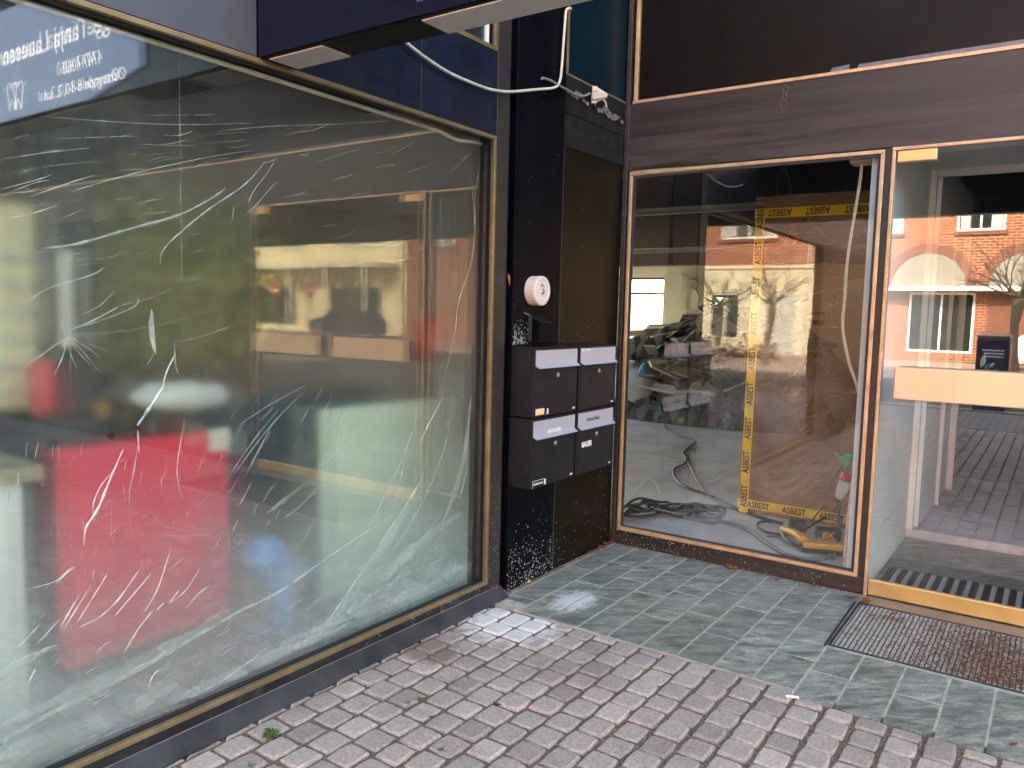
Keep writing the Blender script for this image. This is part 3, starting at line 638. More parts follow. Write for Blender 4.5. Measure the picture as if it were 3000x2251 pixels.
# round key tube
t = thing('key_safe', (3.512, YA-.012, 1.607), 'round white key safe with rust stains above the mailboxes on the black column', 'key safe')
kc = (3.512, YA-.0125, 1.607)
MB().lathe(kc, (0, -1, 0), [(.078, 0), (.0785, .055), (.077, .062), (.072, .065), (.056, .065), (.053, .0615), (.049, .0615), (.047, .0645), (.02, .0648)], 48).build('housing', paint('stained_white_metal', lin((216, 206, 204)), .42, .06, 6, .05, 60, dust=.35, dustc=lin((186, 140, 92))), t, smooth=False)
MB().lathe((3.510, YA-.0772, 1.603), (0, -1, 0), [(.0155, 0), (.0155, .0035), (.012, .006), (.006, .0065)], 24).build('lock', M['lock'], t, smooth=True)
MB().obox((3.510, YA-.0779, 1.634), (1, 0, -.22), (0, 1, 0), (.22, 0, 1), .018, .0006, .0055).build('plate', M['steel'], t)
# small black box with sloping hood
t = thing('key_box', (3.54, YA-.012, 1.33), 'small black box with a sloping hood on the column just above the mailboxes', 'box')
MB().prism([(3.489, YA-.013, 1.336), (3.489, FY+.085, 1.336), (3.489, FY+.085, 1.437), (3.489, YA-.013, 1.468)], (.1, 0, 0)).build('body', M['black'], t, .002, recalc=True)
MB().prism([(3.481, YA-.0135, 1.4735), (3.481, FY+.068, 1.437), (3.481, FY+.068, 1.441), (3.481, YA-.0135, 1.4785)], (.116, 0, 0)).build('hood', M['boxblack'], t, .001, recalc=True)
MB().box(3.478, 3.4885, YA-.03, YA-.0126, 1.338, 1.475).build('bracket', M['steeldark'], t, .001)
MB().tube(spline([(3.484, YA-.018, 1.478), (3.46, YA-.016, 1.482), (3.435, YA-.014, 1.492)], 5), .003, 6).build('wire', M['cable_g'], t)
# cable along the facade
S = lambda x, y, yy=2.315: tuple(at(x*.6781, y*.6781, y=yy)); S2 = lambda x, y, yy=2.315: tuple(at(1500+x*.6781, y*.6781, y=yy))
pts = [(1.93, 2.325, 2.41), (2.3, 2.325, 2.60) ] if False else []
pts = [S(1735, 165), S(1770, 197), S(1850, 258), S(1950, 320), S(2080, 375), S(2150, 393), S2(0, 397), S2(100, 388), S2(180, 380), S2(205, 355), S2(214, 300), S2(218, 250), S2(228, 110), S2(235, 45), S2(255, 38)]
setp(MB().tube(spline(pts, 6), .0072, 8).build('wall_cable', M['cable_w'], smooth=True), 'white cable sagging over the navy panel and up the black column', 'cable')
t = thing('junction_box', (4.11, YA, 2.75), 'dirty beige junction box with a cone front hanging under the teal panel', 'junction box')
jc = Vector(S2(352, 410, 2.325)); ax = Vector((.55, -.80, -.05)).normalized()
MB().lathe(jc-ax*.012, ax, [(.047, 0), (.050, .012), (.047, .026), (.034, .052), (.019, .078), (.013, .090), (.010, .092)], 8).build('housing', M['beige'], t)
for k in range(4):
    a = k*math.pi/2+.6; u = ax.orthogonal().normalized(); v = ax.cross(u)
    MB().lathe(jc+(u*math.cos(a)+v*math.sin(a))*.046-ax*.008, ax, [(.0085, 0), (.0085, .026), (.005, .03)], 8).build('screw_lug', M['beige'], t)
MB().tube(spline([S2(128, 345, 2.325), S2(134, 338, 2.32), S2(170, 350), S2(200, 368), S2(230, 385), S2(280, 412), S2(310, 416), S2(335, 405)], 6), .0066, 8).build('cable_stub', M['cable_g'], t, smooth=True)
MB().tube([S2(395, 430), S2(404, 445), S2(408, 465)], .006, 6).build('loose_wire', M['cable_w'], t)
# dry leaf caught on the jamb, white foam dot at window corner
def leaf_mesh(c, s, seed, flat=True):
    r = random.Random(seed); mb = MB(); n = 7; a0 = r.random()*6.28; L = s*r.uniform(.9, 1.3); Wd = s*r.uniform(.35, .6)
    d = Vector((math.cos(a0), math.sin(a0), 0)); e = Vector((-d.y, d.x, 0)); c = Vector(c); cl = r.uniform(.2, .9); tw = r.uniform(-.5, .5)
    top = []; mid = []; bot = []
    for i in range(n+1):
        u = i/n; wd = Wd*math.sin(math.pi*min(1, u*.92+.06))**.8*(1+.25*math.sin(i*2.1+seed))
        z = .004+s*.35*cl*(2*u-1)**2+s*.1*r.random()
        ctr = c+d*((u-.5)*2*L)+Vector((0, 0, z))
        up = Vector((0, 0, wd*cl*.9))
        top.append(ctr+e*wd+up*(1+tw)); mid.append(ctr); bot.append(ctr-e*wd+up*(1-tw))
    vs = top+mid+bot; k = n+1; fs = []
    for i in range(n): fs += [(i, i+1, k+i+1, k+i), (k+i, k+i+1, 2*k+i+1, 2*k+i)]
    return mb.add(vs, fs)
def leaf(c, s, seed, label, group):
    o = leaf_mesh(c, s, seed).build('dry_leaf', M['leaf'], smooth=True); L = Vector(c)
    for v in o.data.vertices: v.co -= L
    o.location = L; WL[o.name] = L
    return setp(o, label, 'leaf', group)
G1 = 'dry leaves at the foot of the dark column'
z4 = lambda x, y: at(1380+x*.27125, 1500+y*.27125, z=.004)
for i, (x, y, s) in enumerate([(190, 865, .028), (235, 880, .022), (345, 880, .024), (370, 862, .018), (410, 850, .012), (1300, 440, .022), (1360, 430, .026), (1430, 385, .024), (1460, 360, .03), (1500, 350, .022), (1390, 385, .02), (1300, 505, .014), (1380, 540, .014), (1090, 530, .014), (960, 580, .011)]):
    p = z4(x, y); leaf(p, s, 11+i, 'brown curled leaf lying along the foot of the dark column and panel', G1)
G2 = 'dry leaves along the brown sill'
b4 = lambda x, y: at(1500+x*.6784, 1125+y*.6784, z=.004)
for i, (x, y, s) in enumerate([(700, 742, .014), (790, 762, .016), (935, 790, .034), (955, 798, .03), (1110, 832, .018), (1145, 848, .02), (1300, 875, .02), (1330, 880, .018), (1240, 868, .014), (575, 797, .018)]):
    p = b4(x, y); leaf(p, s, 41+i, 'brown leaf lying along the foot of the brown window sill', G2)
G3 = 'dry leaves on the door grating'
for i, (x, y, s) in enumerate([(1465, 935, .034), (1525, 950, .04), (1550, 1010, .022), (1610, 1016, .03), (1640, 1010, .026), (1660, 1030, .024), (1690, 1025, .018), (1810, 1060, .016), (2010, 1130, .016)]):
    p = b4(x, y); leaf(p+Vector((0, 0, .008)), s, 71+i, 'brown curled leaf lying on or beside the steel door grating', G3)
p = b4(2165, 1563); leaf(p, .02, 93, 'single brown leaf lying alone on the pale slate in front of the grating', None)
p = at(700+1900/2.765, 1651+240/2.765*1.2, z=.014)
# twig/bark piece on the ledge
p0 = at(700+1530/2.765, 1651+455/2.765, z=.016); p1 = at(700+1700/2.765, 1651+345/2.765, z=.02)
d = (p1-p0); e = Vector((0, .012, 0))
setp(MB().add([p0, p0+d*.4+e, p0+d*.8+e*1.3, p1, p0+d*.75-e, p0+d*.35-e*.7, p0+d*.5+Vector((0, 0, .008))], [(0, 6, 1), (1, 6, 2), (2, 6, 3), (3, 6, 4), (4, 6, 5), (5, 6, 0)]).build('bark_strip', paint('pale_bark', lin((205, 158, 112)), .8, .2, 40)), 'long pale strip of bark lying on the ledge under the shop window', 'bark')
# leaf remnant hanging at the jamb groove
p = at(1400+335*.27125, 700+445*.27125, y=YA-.02)
setp(MB().add([p+Vector((-.012, 0, .035)), p+Vector((.0, -.006, .02)), p+Vector((.012, 0, -.018)), p+Vector((-.002, -.008, -.03)), p+Vector((-.006, 0, .0))], [(0, 1, 4), (1, 2, 3, 4)]).build('dry_leaf', M['leaf']), 'shrivelled leaf stuck in the groove beside the round key safe', 'leaf')
# cigarette butts
def butt(a, b, r, m, label):
    o = MB().tube([a, b], r, 10).build('cigarette_butt', M[m]); return setp(o, label, 'cigarette butt')
a, b = at(1500+1182*.6784, 1125+1348*.6784, z=.008), at(1500+1238*.6784, 1125+1354*.6784, z=.008)
butt(a, b, .0055, 'paper', 'white cigarette end lying at the edge between slate and pavers')
a, b = at(1380+570*.27125, 1500+758*.27125, z=.006), at(1380+640*.27125, 1500+748*.27125, z=.006)
t = thing('cigarette_butt', a, 'cigarette butt with orange filter at the foot of the black column', 'cigarette butt')
MB().tube([a, a+(b-a)*.45], .0042, 10).build('paper', M['paper'], t); MB().tube([a+(b-a)*.46, b], .0044, 10).build('filter', M['peach'], t)
# weeds
def weed(p, s, seed, label):
    r = random.Random(seed); mb = MB()
    for i in range(int(16+s*500)):
        a = r.random()*6.28; L = s*r.uniform(.5, 1.1); el = r.uniform(.15, 1.1); d = Vector((math.cos(a)*math.cos(el), math.sin(a)*math.cos(el), math.sin(el))); e = Vector((-d.y, d.x, 0))
        wd = L*r.uniform(.06, .14); q = p+Vector((r.gauss(0, s*.15), r.gauss(0, s*.15), -.004)); m_ = q+d*L*.6+Vector((0, 0, L*.1)); tip = q+d*L-Vector((0, 0, L*.15))
        mb.add([q-e*wd*.4, q+e*wd*.4, m_+e*wd, tip, m_-e*wd], [(0, 1, 2, 3, 4)])
    return setp(mb.build('weed', M['weed']), label, 'weed')
z7 = lambda x, y: at(700+x/2.765, 1651+y/2.765, z=0)
weed(z7(262, 1395), .042, 1, 'biggest green weed tuft, growing in the paver joints nearest the shop window')
weed(z7(1470, 1100), .02, 2, 'small pale green weed in a paver joint under the window corner')
weed(z7(2080, 1140), .024, 3, 'dark green weed sprawling in a joint in the middle of the pavers')
weed(z7(1640, 1510), .017, 4, 'tiny weed in a paver joint near the bottom of the picture')
weed(z7(1370, 1130), .014, 5, 'tiny dark weed beside the small pale green one')
weed(z7(1260, 1440), .013, 6, 'little grass blades between pavers below the weeds in the middle')
weed(z7(95, 1640), .018, 7, 'green weed at the bottom edge of the pavers')
weed(z7(1560, 1240), .012, 8, 'thin weed in a joint left of the sprawling dark one')
lc = MB()
for i in range(900):
    u = rnd.random()
    if u < .6: x, y = XB-.012-abs(rnd.gauss(0, .012)), rnd.uniform(.8, 2.3)
    elif u < .85: x, y = rnd.uniform(3.3, 4.5), YA-.02-abs(rnd.gauss(0, .012))
    else: x, y = rnd.uniform(1.2, 3.3), YA-.063-abs(rnd.gauss(0, .01))
    s = rnd.uniform(.001, .0055)*(1.6 if rnd.random() < .1 else 1); a = rnd.random()*6.28; d = Vector((math.cos(a), math.sin(a), rnd.uniform(-.4, .4)))*s; e = Vector((-math.sin(a), math.cos(a), rnd.uniform(-.4, .4)))*s*.6; c = Vector((x, y, .003+rnd.random()*.004))
    lc.add([c-d, c+e, c+d, c-e], [(0, 1, 2, 3)])
setp(lc.build('leaf_crumbs', M['leaf']), 'brown leaf crumbs swept along the foot of the sill and walls', 'leaf crumbs', kind='stuff')
# ---- door grating and litter on it
GX0, GX1, GY1, GY0 = 3.715, 4.395, .788, -1.20
t = thing('door_grating', ((GX0+GX1)/2, 0, 0), 'galvanised steel boot grating full of leaf crumbs in front of the glass door', 'grating')
MB().box(GX0, GX1, GY1-.012, GY1, -.03, .004).box(GX0, GX0+.012, GY0, GY1-.0125, -.03, .003).box(GX1-.012, GX1, GY0, GY1-.0125, -.03, .003).build('rim', M['steeldark'], t, .001)
g = MB(); y = GY1-.022
while y > GY0: g.box(GX0+.0125, GX1-.0125, y-.0021, y+.0021, -.028, .0022); y -= .0208
g.build('bearing_bar', M['steeldark'], t)
g = MB(); x = GX0+.02; i = 0
while x < GX1-.014:
    g.obox((x, (GY0+GY1-.012)/2, -.003), (1, 0, -.55), (0, 1, 0), (.55, 0, 1), .0030, (GY1-GY0-.016)/2, .0009); x += .0128
g.build('cross_bar', M['steel'], t)
MB().box(GX0, GX1, GY0, GY1, -.06, -.034).build('pit_floor', M['soffit'], t)
lt = MB()
for i in range(13000):
    u = rnd.random(); yv = rnd.gauss(.12, .2) if u < .8 else rnd.uniform(GY0, .76)
    xv = rnd.uniform(GX0+.02, GX1-.03)
    if u < .8 and rnd.random() < (xv-GX0)*.45: xv = GX0+.03+rnd.random()*.45
    if not GY0+.01 < yv < .765: continue
    s = rnd.uniform(.002, .0075); a = rnd.random()*6.28; z = rnd.uniform(-.004, .007)
    c = Vector((xv, yv, z)); d = Vector((math.cos(a), math.sin(a), rnd.uniform(-.5, .5)))*s; e = Vector((-math.sin(a), math.cos(a), rnd.uniform(-.5, .5)))*s*.6
    lt.add([c-d, c+e, c+d*.9, c-e], [(0, 1, 2, 3)])
setp(lt.build('leaf_litter', M['litter']), 'brown crumbled leaf litter filling the far side of the steel grating', 'leaf litter', kind='stuff')
setp(MB().box(GX1+.004, XB-.002, GY0, YD1-.01, -.03, .001).build('threshold_plate', M['plate'], None, .001), 'worn chequered metal strip between the door and the grating', 'threshold')
setp(MB().obox(((3.69+4.39)/2, .800, .003), (1, .012, 0), (0, 1, 0), (0, 0, 1), .345, .004, .003).build('edge_strip', M['rubber']), 'dark rubber strip along the side of the grating', 'strip')
# gravel and crumbs between the stones
cr = MB()
for i in range(2600):
    x = rnd.uniform(.9, 3.2); y = rnd.uniform(-.1, 2.25); row_ = round((YT-y)/PW); yj = YT-row_*PW+rnd.gauss(0, .004) if rnd.random() < .8 else y
    if x > XT2-.02: continue
    s = rnd.uniform(.001, .0036); z = -.006+rnd.uniform(0, .005) if yj != y else .0005
    c = Vector((x, yj, z)); cr.add([c+Vector((s, 0, 0)), c+Vector((-s*.5, s*.8, 0)), c+Vector((-s*.5, -s*.8, 0)), c+Vector((0, 0, s*.9))], [(0, 1, 3), (1, 2, 3), (2, 0, 3)])
setp(cr.build('gravel', paint('pale_gravel', lin((176, 150, 132)), .9, .5, 150)), 'pale grit and crumbs in the paver joints', 'gravel', kind='stuff')
# ================================================================== INSIDE
# ---- right hall (bare shop being gutted)
HZ = .055; HX1 = 15.0
setp(MB().box(XB+.06, HX1, -9, 10, -.03, HZ-.012).build('floor', M['hallfloor']), kind='structure') if False else None
fl = MB().box(XB+.051, HX1, .90, 10.2, -.06, HZ).box(5.98, HX1, -9, .8995, -.06, HZ).build('hall_floor', M['hallfloor'], B)
MB().box(XB+.051, HX1, YE, 10.2, 3.02, 3.1).build('hall_ceiling', M['halldark'], B)
b = MB()
for x, z, d in ((5.6, 2.62, .25), (7.4, 2.56, .3), (9.6, 2.36, .3), (12.2, 2.30, .3)):
    b.box(x, x+d, .91, 10.2, z, 3.019)
b.build('ceiling_beam', M['halldark'], B)
b = MB()
for x, z in ((5.55, 2.60), (7.36, 2.54), (9.55, 2.345)): b.box(x, x+.045, .91, 10.2, z-.05, z-.012)
b.build('cable_tray', M['strip'], B)
# wall between the two shops, hall end walls
MB().box(XB+.06, XB+.2, YA+.11, 5.2, -.05, 3.019).box(4.35, XB+.058, YA+.11, 8.0, -.05, 3.2).build('dividing_wall', M['shopwall'], B)
q = lambda x, y: at(1500+x*.6781, y*.6781, x=HX1)
bw = MB(); o1 = (6.75, 7.9, .75, 2.25); o2 = (4.2, 5.75, .75, 1.9)
def wall_x(mb, x0, x1, ya, yb, z0, z1, holes):
    ys_ = sorted({ya, yb, *[h[0] for h in holes], *[h[1] for h in holes]}); zs_ = sorted({z0, z1, *[h[2] for h in holes], *[h[3] for h in holes]})
    for i in range(len(ys_)-1):
        j0 = 0
        for j in range(len(zs_)-1):
            c = ((ys_[i]+ys_[i+1])/2, (zs_[j]+zs_[j+1])/2)
            if any(h[0] < c[0] < h[1] and h[2] < c[1] < h[3] for h in holes): continue
            mb.box(x0, x1, ys_[i], ys_[i+1], zs_[j], zs_[j+1])
    return mb
holes = [o1, o2, (8.4, 9.8, .75, 2.2)]
wall_x(MB(), HX1, HX1+.3, YE, 10.2, -.05, 3.019, holes).build('hall_wall', M['hallwall'], B)
for h in holes[:3]:
    f = frame_x(h[0], h[1], h[2], h[3], .05, HX1+.1, HX1+.16)
    f.box(HX1+.1, HX1+.16, h[0]+.05, h[1]-.05, h[3]-.36, h[3]-.31); f.build('hall_window', M['halldark'], B)
MB().box(HX1-.55, HX1-.25, 6.15, 6.5, HZ, 2.3).build('hall_pillar', M['hallwall'], B)
setp(MB().box(15.4, 60, -60, 80, -.074, -.02).build('yard', paint('pale_yard', (.42, .41, .36, 1), .9, .1)), kind='structure')
# round emblem painted on the hall wall
cxy = at(1500+770*.6781, 1290*.6781, x=HX1-.004); mb = MB()
for r, w_ in ((.30, .035), (.16, .03)):
    mb.tube([(HX1-.004, cxy.y+math.cos(a)*r, cxy.z+math.sin(a)*r*1.25) for a in [k*math.pi/20 for k in range(41)]], w_*.5, 5)
mb.build('wall_emblem', M['boardwhite'], B)
# ---- rubble
HG = 'broken boards in the rubble heap'
def hill(x, y):
    return max(0, 2.0*math.exp(-((y-3.9)/1.25)**2-((x-12.3)/1.2)**2)+.95*math.exp(-((y-5.6)/.8)**2-((x-11.6)/1.0)**2)+.6*math.exp(-((y-3.9)/.9)**2-((x-10.9)/.7)**2))
mb = MB(); nx, ny = 26, 40; vs = []
for i in range(nx+1):
    for j in range(ny+1):
        x = 9.6+i*.19; y = 2.2+j*.12; vs.append((x, y, HZ-.03+hill(x, y)*.93+(rnd.random()*.14 if hill(x, y) > .05 else 0)))
mb.add(vs, [(i*(ny+1)+j, (i+1)*(ny+1)+j, (i+1)*(ny+1)+j+1, i*(ny+1)+j+1) for i in range(nx) for j in range(ny)])
setp(mb.build('rubble', M['debris']), 'grey heap of demolition rubble at the back of the hall', 'rubble', kind='stuff')
for i in range(110):
    y = rnd.gauss(4.4, .95); x = rnd.uniform(10.3, 12.9); z = HZ+hill(x, y)+rnd.uniform(.0, .1)
    a = rnd.uniform(0, 3.14); el = rnd.gauss(.0, .2); d = Vector((math.cos(a)*math.cos(el)*.6, math.sin(a)*math.cos(el), math.sin(el))).normalized(); nrm = Vector((rnd.gauss(-.3, .4), rnd.gauss(0, .4), 1)); e = d.cross(nrm).normalized(); n2 = e.cross(d)
    o = MB().obox((0, 0, 0), d, e, n2, rnd.uniform(.2, .6), rnd.uniform(.03, .13), rnd.uniform(.008, .02)).build('broken_board', M[rnd.choice(['wood', 'woodgrey', 'boardwhite', 'boardwhite', 'woodgrey', 'debris'])]); o.location = (x, y, max(z*.9, HZ+.15)); WL[o.name] = Vector(o.location)
    setp(o, 'broken board sticking out of the rubble heap inside the hall', 'board', HG)
for i, (x, y, s, lb) in enumerate([(10.9, 5.75, .5, 'white rubble sack with blue straps slumped nearest the hall windows'), (10.6, 5.1, .42, 'white rubble sack slumped in front of the broken boards')]):
    me = MB(); r2 = random.Random(i)
    prof = [(.1*s, 0), (.9*s, .02), (1.0*s, .5*s), (.95*s, 1.0*s), (.7*s, 1.5*s), (.35*s, 1.7*s), (.1*s, 1.75*s)]
    me.lathe((x, y, HZ), (0, 0, 1), prof, 18); me.v = [(a+r2.gauss(0, .03), b_+r2.gauss(0, .03), max(HZ, c+r2.gauss(0, .03))) for a, b_, c in me.v]
    t = thing('rubble_sack', (x, y, HZ), lb, 'sack'); me.build('sack', M['bag'], t, smooth=True)
    for sg in (-1, 1): MB().tube(spline([(x-.5*s, y+sg*.5*s, HZ+1.2*s), (x-.8*s, y+sg*.55*s, HZ+1.75*s), (x-.75*s, y+sg*.3*s, HZ+1.3*s)], 5), .02, 6).build('strap', M['blueplastic'], t)
for i, (x, y) in enumerate([(11.3, 4.95), (10.8, 4.0)]):
    t = thing('pallet', (x, y, HZ), ['dark wooden pallet under the left side of the rubble', 'dark wooden pallet lying in front of the white box'][i], 'pallet')
    for k in range(3): MB().box(x-.4, x+.4, y-.6+k*.55, y-.5+k*.55, HZ+.02, HZ+.11).build('bearer', M['debris'], t)
    MB().box(x-.42, x+.42, y-.62, y+.62, HZ+.111, HZ+.135).build('deck', M['woodgrey'], t)
# ---- orange sheet with warning tape
SX = 5.62
def SP(sx, sy, x=SX): return at(sx, sy, x=x)
sb = [SP(1500+985*.6784, 1125+535*.6784), SP(1500+1560*.6784, 1125+640*.6784)]
yl0 = sb[0].y; yl1 = SP(1500+1062*.6781, 880*.6781).y
t = thing('asbestos_sheet', (SX, 1.35, HZ), 'orange plastic sheet framed with yellow ASBEST tape closing off the hall', 'plastic sheet')
mb = MB(); N1, N2 = 30, 46; vs = []; yr = .902
for i in range(N1+1):
    for j in range(N2+1):
        u = i/N1; v = j/N2; z = HZ+.015+v*2.27; ye = yl0+(yl1-yl0)*v+.012; y = ye+(yr-ye)*u
        x = SX+.012*math.sin(y*9+z*4)*math.sin(z*3.1)+.008*math.sin(y*23-z*13)*(.3+u)
        vs.append((x, y, z))
mb.add(vs, [(i*(N2+1)+j, (i+1)*(N2+1)+j, (i+1)*(N2+1)+j+1, i*(N2+1)+j+1) for i in range(N1) for j in range(N2)])
mb.build('sheet', M['orange'], t, smooth=True)
wk = MB(); r6 = random.Random(21)
for i in range(46):
    y = r6.uniform(.92, 1.65) if i < 32 else r6.uniform(1.3, 1.75); z = r6.uniform(.25, 2.1); L = r6.uniform(.06, .34); a = r6.gauss(.55, .3); n = 7; wdt = r6.uniform(.0012, .0045); vs = []
    if y-L*math.cos(a) < .905: L = (y-.91)/max(.2, math.cos(a))
    for q in range(n+1):
        u = q/n; yy_ = y-L*math.cos(a)*u; zz_ = z+L*math.sin(a)*u+.03*math.sin(u*3+i); ww = wdt*math.sin(math.pi*(.06+.88*u))
        xo = SX+.012*math.sin(yy_*9+zz_*4)*math.sin(zz_*3.1)-.022
        vs += [(xo, yy_, zz_-ww), (xo-.006, yy_, zz_), (xo, yy_, zz_+ww)]
    wk.add(vs, [(3*q, 3*q+1, 3*q+4, 3*q+3) for q in range(n)]+[(3*q+1, 3*q+2, 3*q+5, 3*q+4) for q in range(n)])
setp(wk.build('crease', M['wrinkle'], t), kind='stuff')
TW = .066; XT = SX-.03
def tapestrip(a, b, wdir):
    a = Vector(a); b = Vector(b); wd = Vector(wdir); n = 14; vs = []
    for i in range(n+1):
        p = a+(b-a)*(i/n)+Vector((.003*math.sin(i*1.9), 0, 0)); vs += [p, p+wd]
    return MB().add(vs, [(2*i, 2*i+1, 2*i+3, 2*i+2) for i in range(n)])
zt = HZ+.055
t1 = tapestrip((XT, yl0, HZ+.02), (XT, yl1, 2.245), (0, -TW, 0)).build('tape', M['tape'], t)
t2 = tapestrip((XT-.004, yl0+.01, zt), (XT-.004, yr, zt+.0), (0, 0, TW)).build('tape', M['tape'], t)
t3 = tapestrip((XT-.004, yl1+.005, 2.185), (XT-.004, yr, 2.185), (0, 0, TW)).build('tape', M['tape'], t)
for k in range(4): text('ASBEST', .064, (XT-.0075, yl0-.06-k*.252, zt+.011), (0, -1, 0), (0, 0, 1), M['ink'], 'lettering', t2, off=.0012, xs=.78)
for k in range(4): text('ASBEST', .064, (XT-.0075, yl1-.25-k*.252, 2.185+TW-.011), (0, 1, 0), (0, 0, -1), M['ink'], 'lettering', t3, off=.0012, xs=.78)
for k in range(9):
    zz_ = HZ+.06+k*.25; yc_ = yl0+(yl1-yl0)*((zz_)/2.27)
    text('ASBEST', .064, (XT-.0045, yc_-TW+.011, zz_), (0, 0, 1), (0, 1, 0), M['ink'], 'lettering', t1, off=.0012, xs=.78)
# ---- partition and vestibule behind the door
MB().box(4.60, 5.97, .800, .8995, -.05, 2.53).build('partition', M['partition'], B, .002)
MB().box(XB+.051, 4.598, .83, .8995, -.05, 2.53).build('partition_edge', M['partition'], B)
MB().box(XB+.06, 6.0, -1.4, .7995, 2.50, 2.56).build('vestibule_ceiling', M['housewhite'], B)
MB().box(XB+.051, 5.975, -9, .7995, -.06, -.004).build('vestibule_floor', M['slate'], B)
MB().box(5.972, 6.02, .762, .8995, .056, 2.53).box(5.972, 6.02, -1.4, .7615, 2.45, 2.499).build('inner_door_frame', M['housewhite'], B, .004)
MB().box(6.06, 8.2, .74, .83, .056, 2.6).build('partition', M['partition'], B)
MB().box(8.3, 8.38, -6, .9, .056, 3.0).build('partition', M['shopwall'], B)
MB().box(XB+.06, 8.3, -1.52, -1.42, -.05, 3.0).build('partition', M['shopwall'], B)
ip = MB().box(6.9, 6.94, .712, .739, .056, 2.3).build('inner_post', M['housewhite'], B)
MB().box(7.6, 7.64, .69, .739, .056, 2.2).build('inner_post', M['housewhite'], B)
mt = thing('door_mat', (4.9, -.2, 0), 'black ribbed entrance mat with grey brush strips behind the glass door', 'mat')
MB().box(4.64, 5.13, -1.3, .765, -.003, .004).build('base', M['rubber'], mt)
ra, rb = MB(), MB(); y = .75
while y > -1.28:
    ra.box(4.65, 5.12, y-.032, y, .0045, .016)
    for k in range(44): rb.box(4.655+k*.0105, 4.6605+k*.0105, y-.058, y-.034, .0045, .0135)
    y -= .061
ra.build('rib', M['rubber'], mt, .003); rb.build('brush_strip', M['brush'], mt)
# ---- cables and tools on the hall floor
Hc = lambda x, y, z=HZ+.012: tuple(at(1500+x*.6784, 1125+y*.6784, z=z))
def cable(pts, r, m, label, k=7, group=None): return setp(MB().tube(spline(pts, k), r, 7).build('power_cable', M[m], smooth=True), label, 'cable', group)
cable([Hc(660, 175), Hc(668, 200), Hc(720, 225), Hc(790, 245), Hc(770, 270), Hc(740, 300), Hc(752, 320), Hc(745, 345), Hc(705, 365), Hc(700, 400), Hc(740, 440), Hc(820, 470), Hc(900, 500), Hc(990, 545), Hc(1090, 585), Hc(1170, 602)], .010, 'cable_k', 'black cable snaking from the dark hall past the sheet to the tool')
cable([Hc(745, 300), Hc(790, 400), Hc(830, 462), Hc(900, 520), Hc(1000, 552), Hc(1150, 595)], .006, 'cable_r', 'thin red cable beside the long black one')
cable([Hc(480, 590), Hc(640, 565), Hc(800, 585), Hc(905, 595), Hc(1010, 625), Hc(1090, 680), Hc(1180, 735), Hc(1280, 758), Hc(1370, 745), Hc(1400, 690)], .013, 'cable_g', 'thick grey cable running along the floor just inside the glass')
GC = 'coiled cables on the hall floor'
coil_c = at(1500+590*.6784, 1125+560*.6784, z=HZ)
ca, cb_ = Vector(Hc(520, 565)), Vector(Hc(860, 560))
for i in range(14):
    u = rnd.random()**1.7; c0 = ca+(cb_-ca)*u; pts = []; rx = rnd.uniform(.10, .2)*(1.25-.5*u); ry = rnd.uniform(.07, .13); dd = (cb_-ca).normalized(); ee = Vector((-dd.y, dd.x, 0))
    for k in range(23):
        a = k*2*math.pi/18+i; q_ = c0+dd*(math.cos(a)*rx*(1+.1*math.sin(3*a+i)))+ee*(math.sin(a)*ry)
        pts.append((max(4.60, q_.x), min(2.42, q_.y), HZ+.012+i*.008*(1-u)+.016*math.sin(a*2+i)+.016))
    cable(pts, rnd.choice([.0085, .011, .0075]), rnd.choice(['cable_g', 'cable_g', 'cable_k']), 'grey cable loop lying in the tangle inside the window corner', 3, GC)
cable([Hc(475, 520), Hc(540, 460, HZ+.1), Hc(590, 405, HZ+.16), Hc(630, 450, HZ+.1), Hc(640, 500)], .008, 'cable_w', 'pale cable arching out of the tangle of grey cables')
cable([Hc(760, 530), Hc(860, 525), Hc(905, 560), Hc(880, 600), Hc(800, 590)], .008, 'cable_g', 'single grey cable loop lying right of the tangle')
cable([Hc(1170, 600), Hc(1080, 595), Hc(1060, 615), Hc(1100, 640), Hc(1160, 650)], .008, 'cable_k', 'short black cable loop beside the yellow tool')
# white cable hanging inside the pane
xh = 4.66
HW = lambda x, y: tuple(at(1500+x*.6781, y*.6781, x=xh)); HB = lambda x, y: tuple(at(1500+x*.6784, 1125+y*.6784, x=xh))
cable([HW(1510, 660), HW(1507, 760), HW(1480, 930), HW(1450, 1120), HW(1437, 1300), HW(1430, 1420), HW(1455, 1560), HB(1490, 10), HB(1505, 90), HB(1500, 200), HB(1475, 400), HB(1455, 560), HB(1440, 700), HB(1436, 790)], .0085, 'cable_w', 'dirty white cable hanging down inside the entrance window')
p = at(1500+1510*.6781, 672*.6781, x=4.62)
setp(MB().box(4.60, 4.72, p.y-.055, p.y+.055, p.z-.04, 2.44).build('cable_box', M['beige'], None, .004), 'small pink-grey box at the top of the window where the white cable starts', 'box')
mb = MB(); c = at(1500+1172*.6781, 790*.6781, x=7.3)
for i in range(7):
    mb.tube([(7.3+.01*i, c.y+math.sin(a)*.055*(1+.1*math.sin(i*3)), c.z+math.cos(a)*.13*(1+.06*math.cos(i*2))-.01*i) for a in [k*math.pi/10 for k in range(21)]], .006, 5)
mb.tube([(7.35, c.y, c.z+.12), (7.36, c.y+.01, c.z+.3)], .007, 5)
setp(mb.build('hanging_cable_coil', M['cable_k']), 'small black coil of cable hanging from the dark ceiling of the hall', 'cable coil')
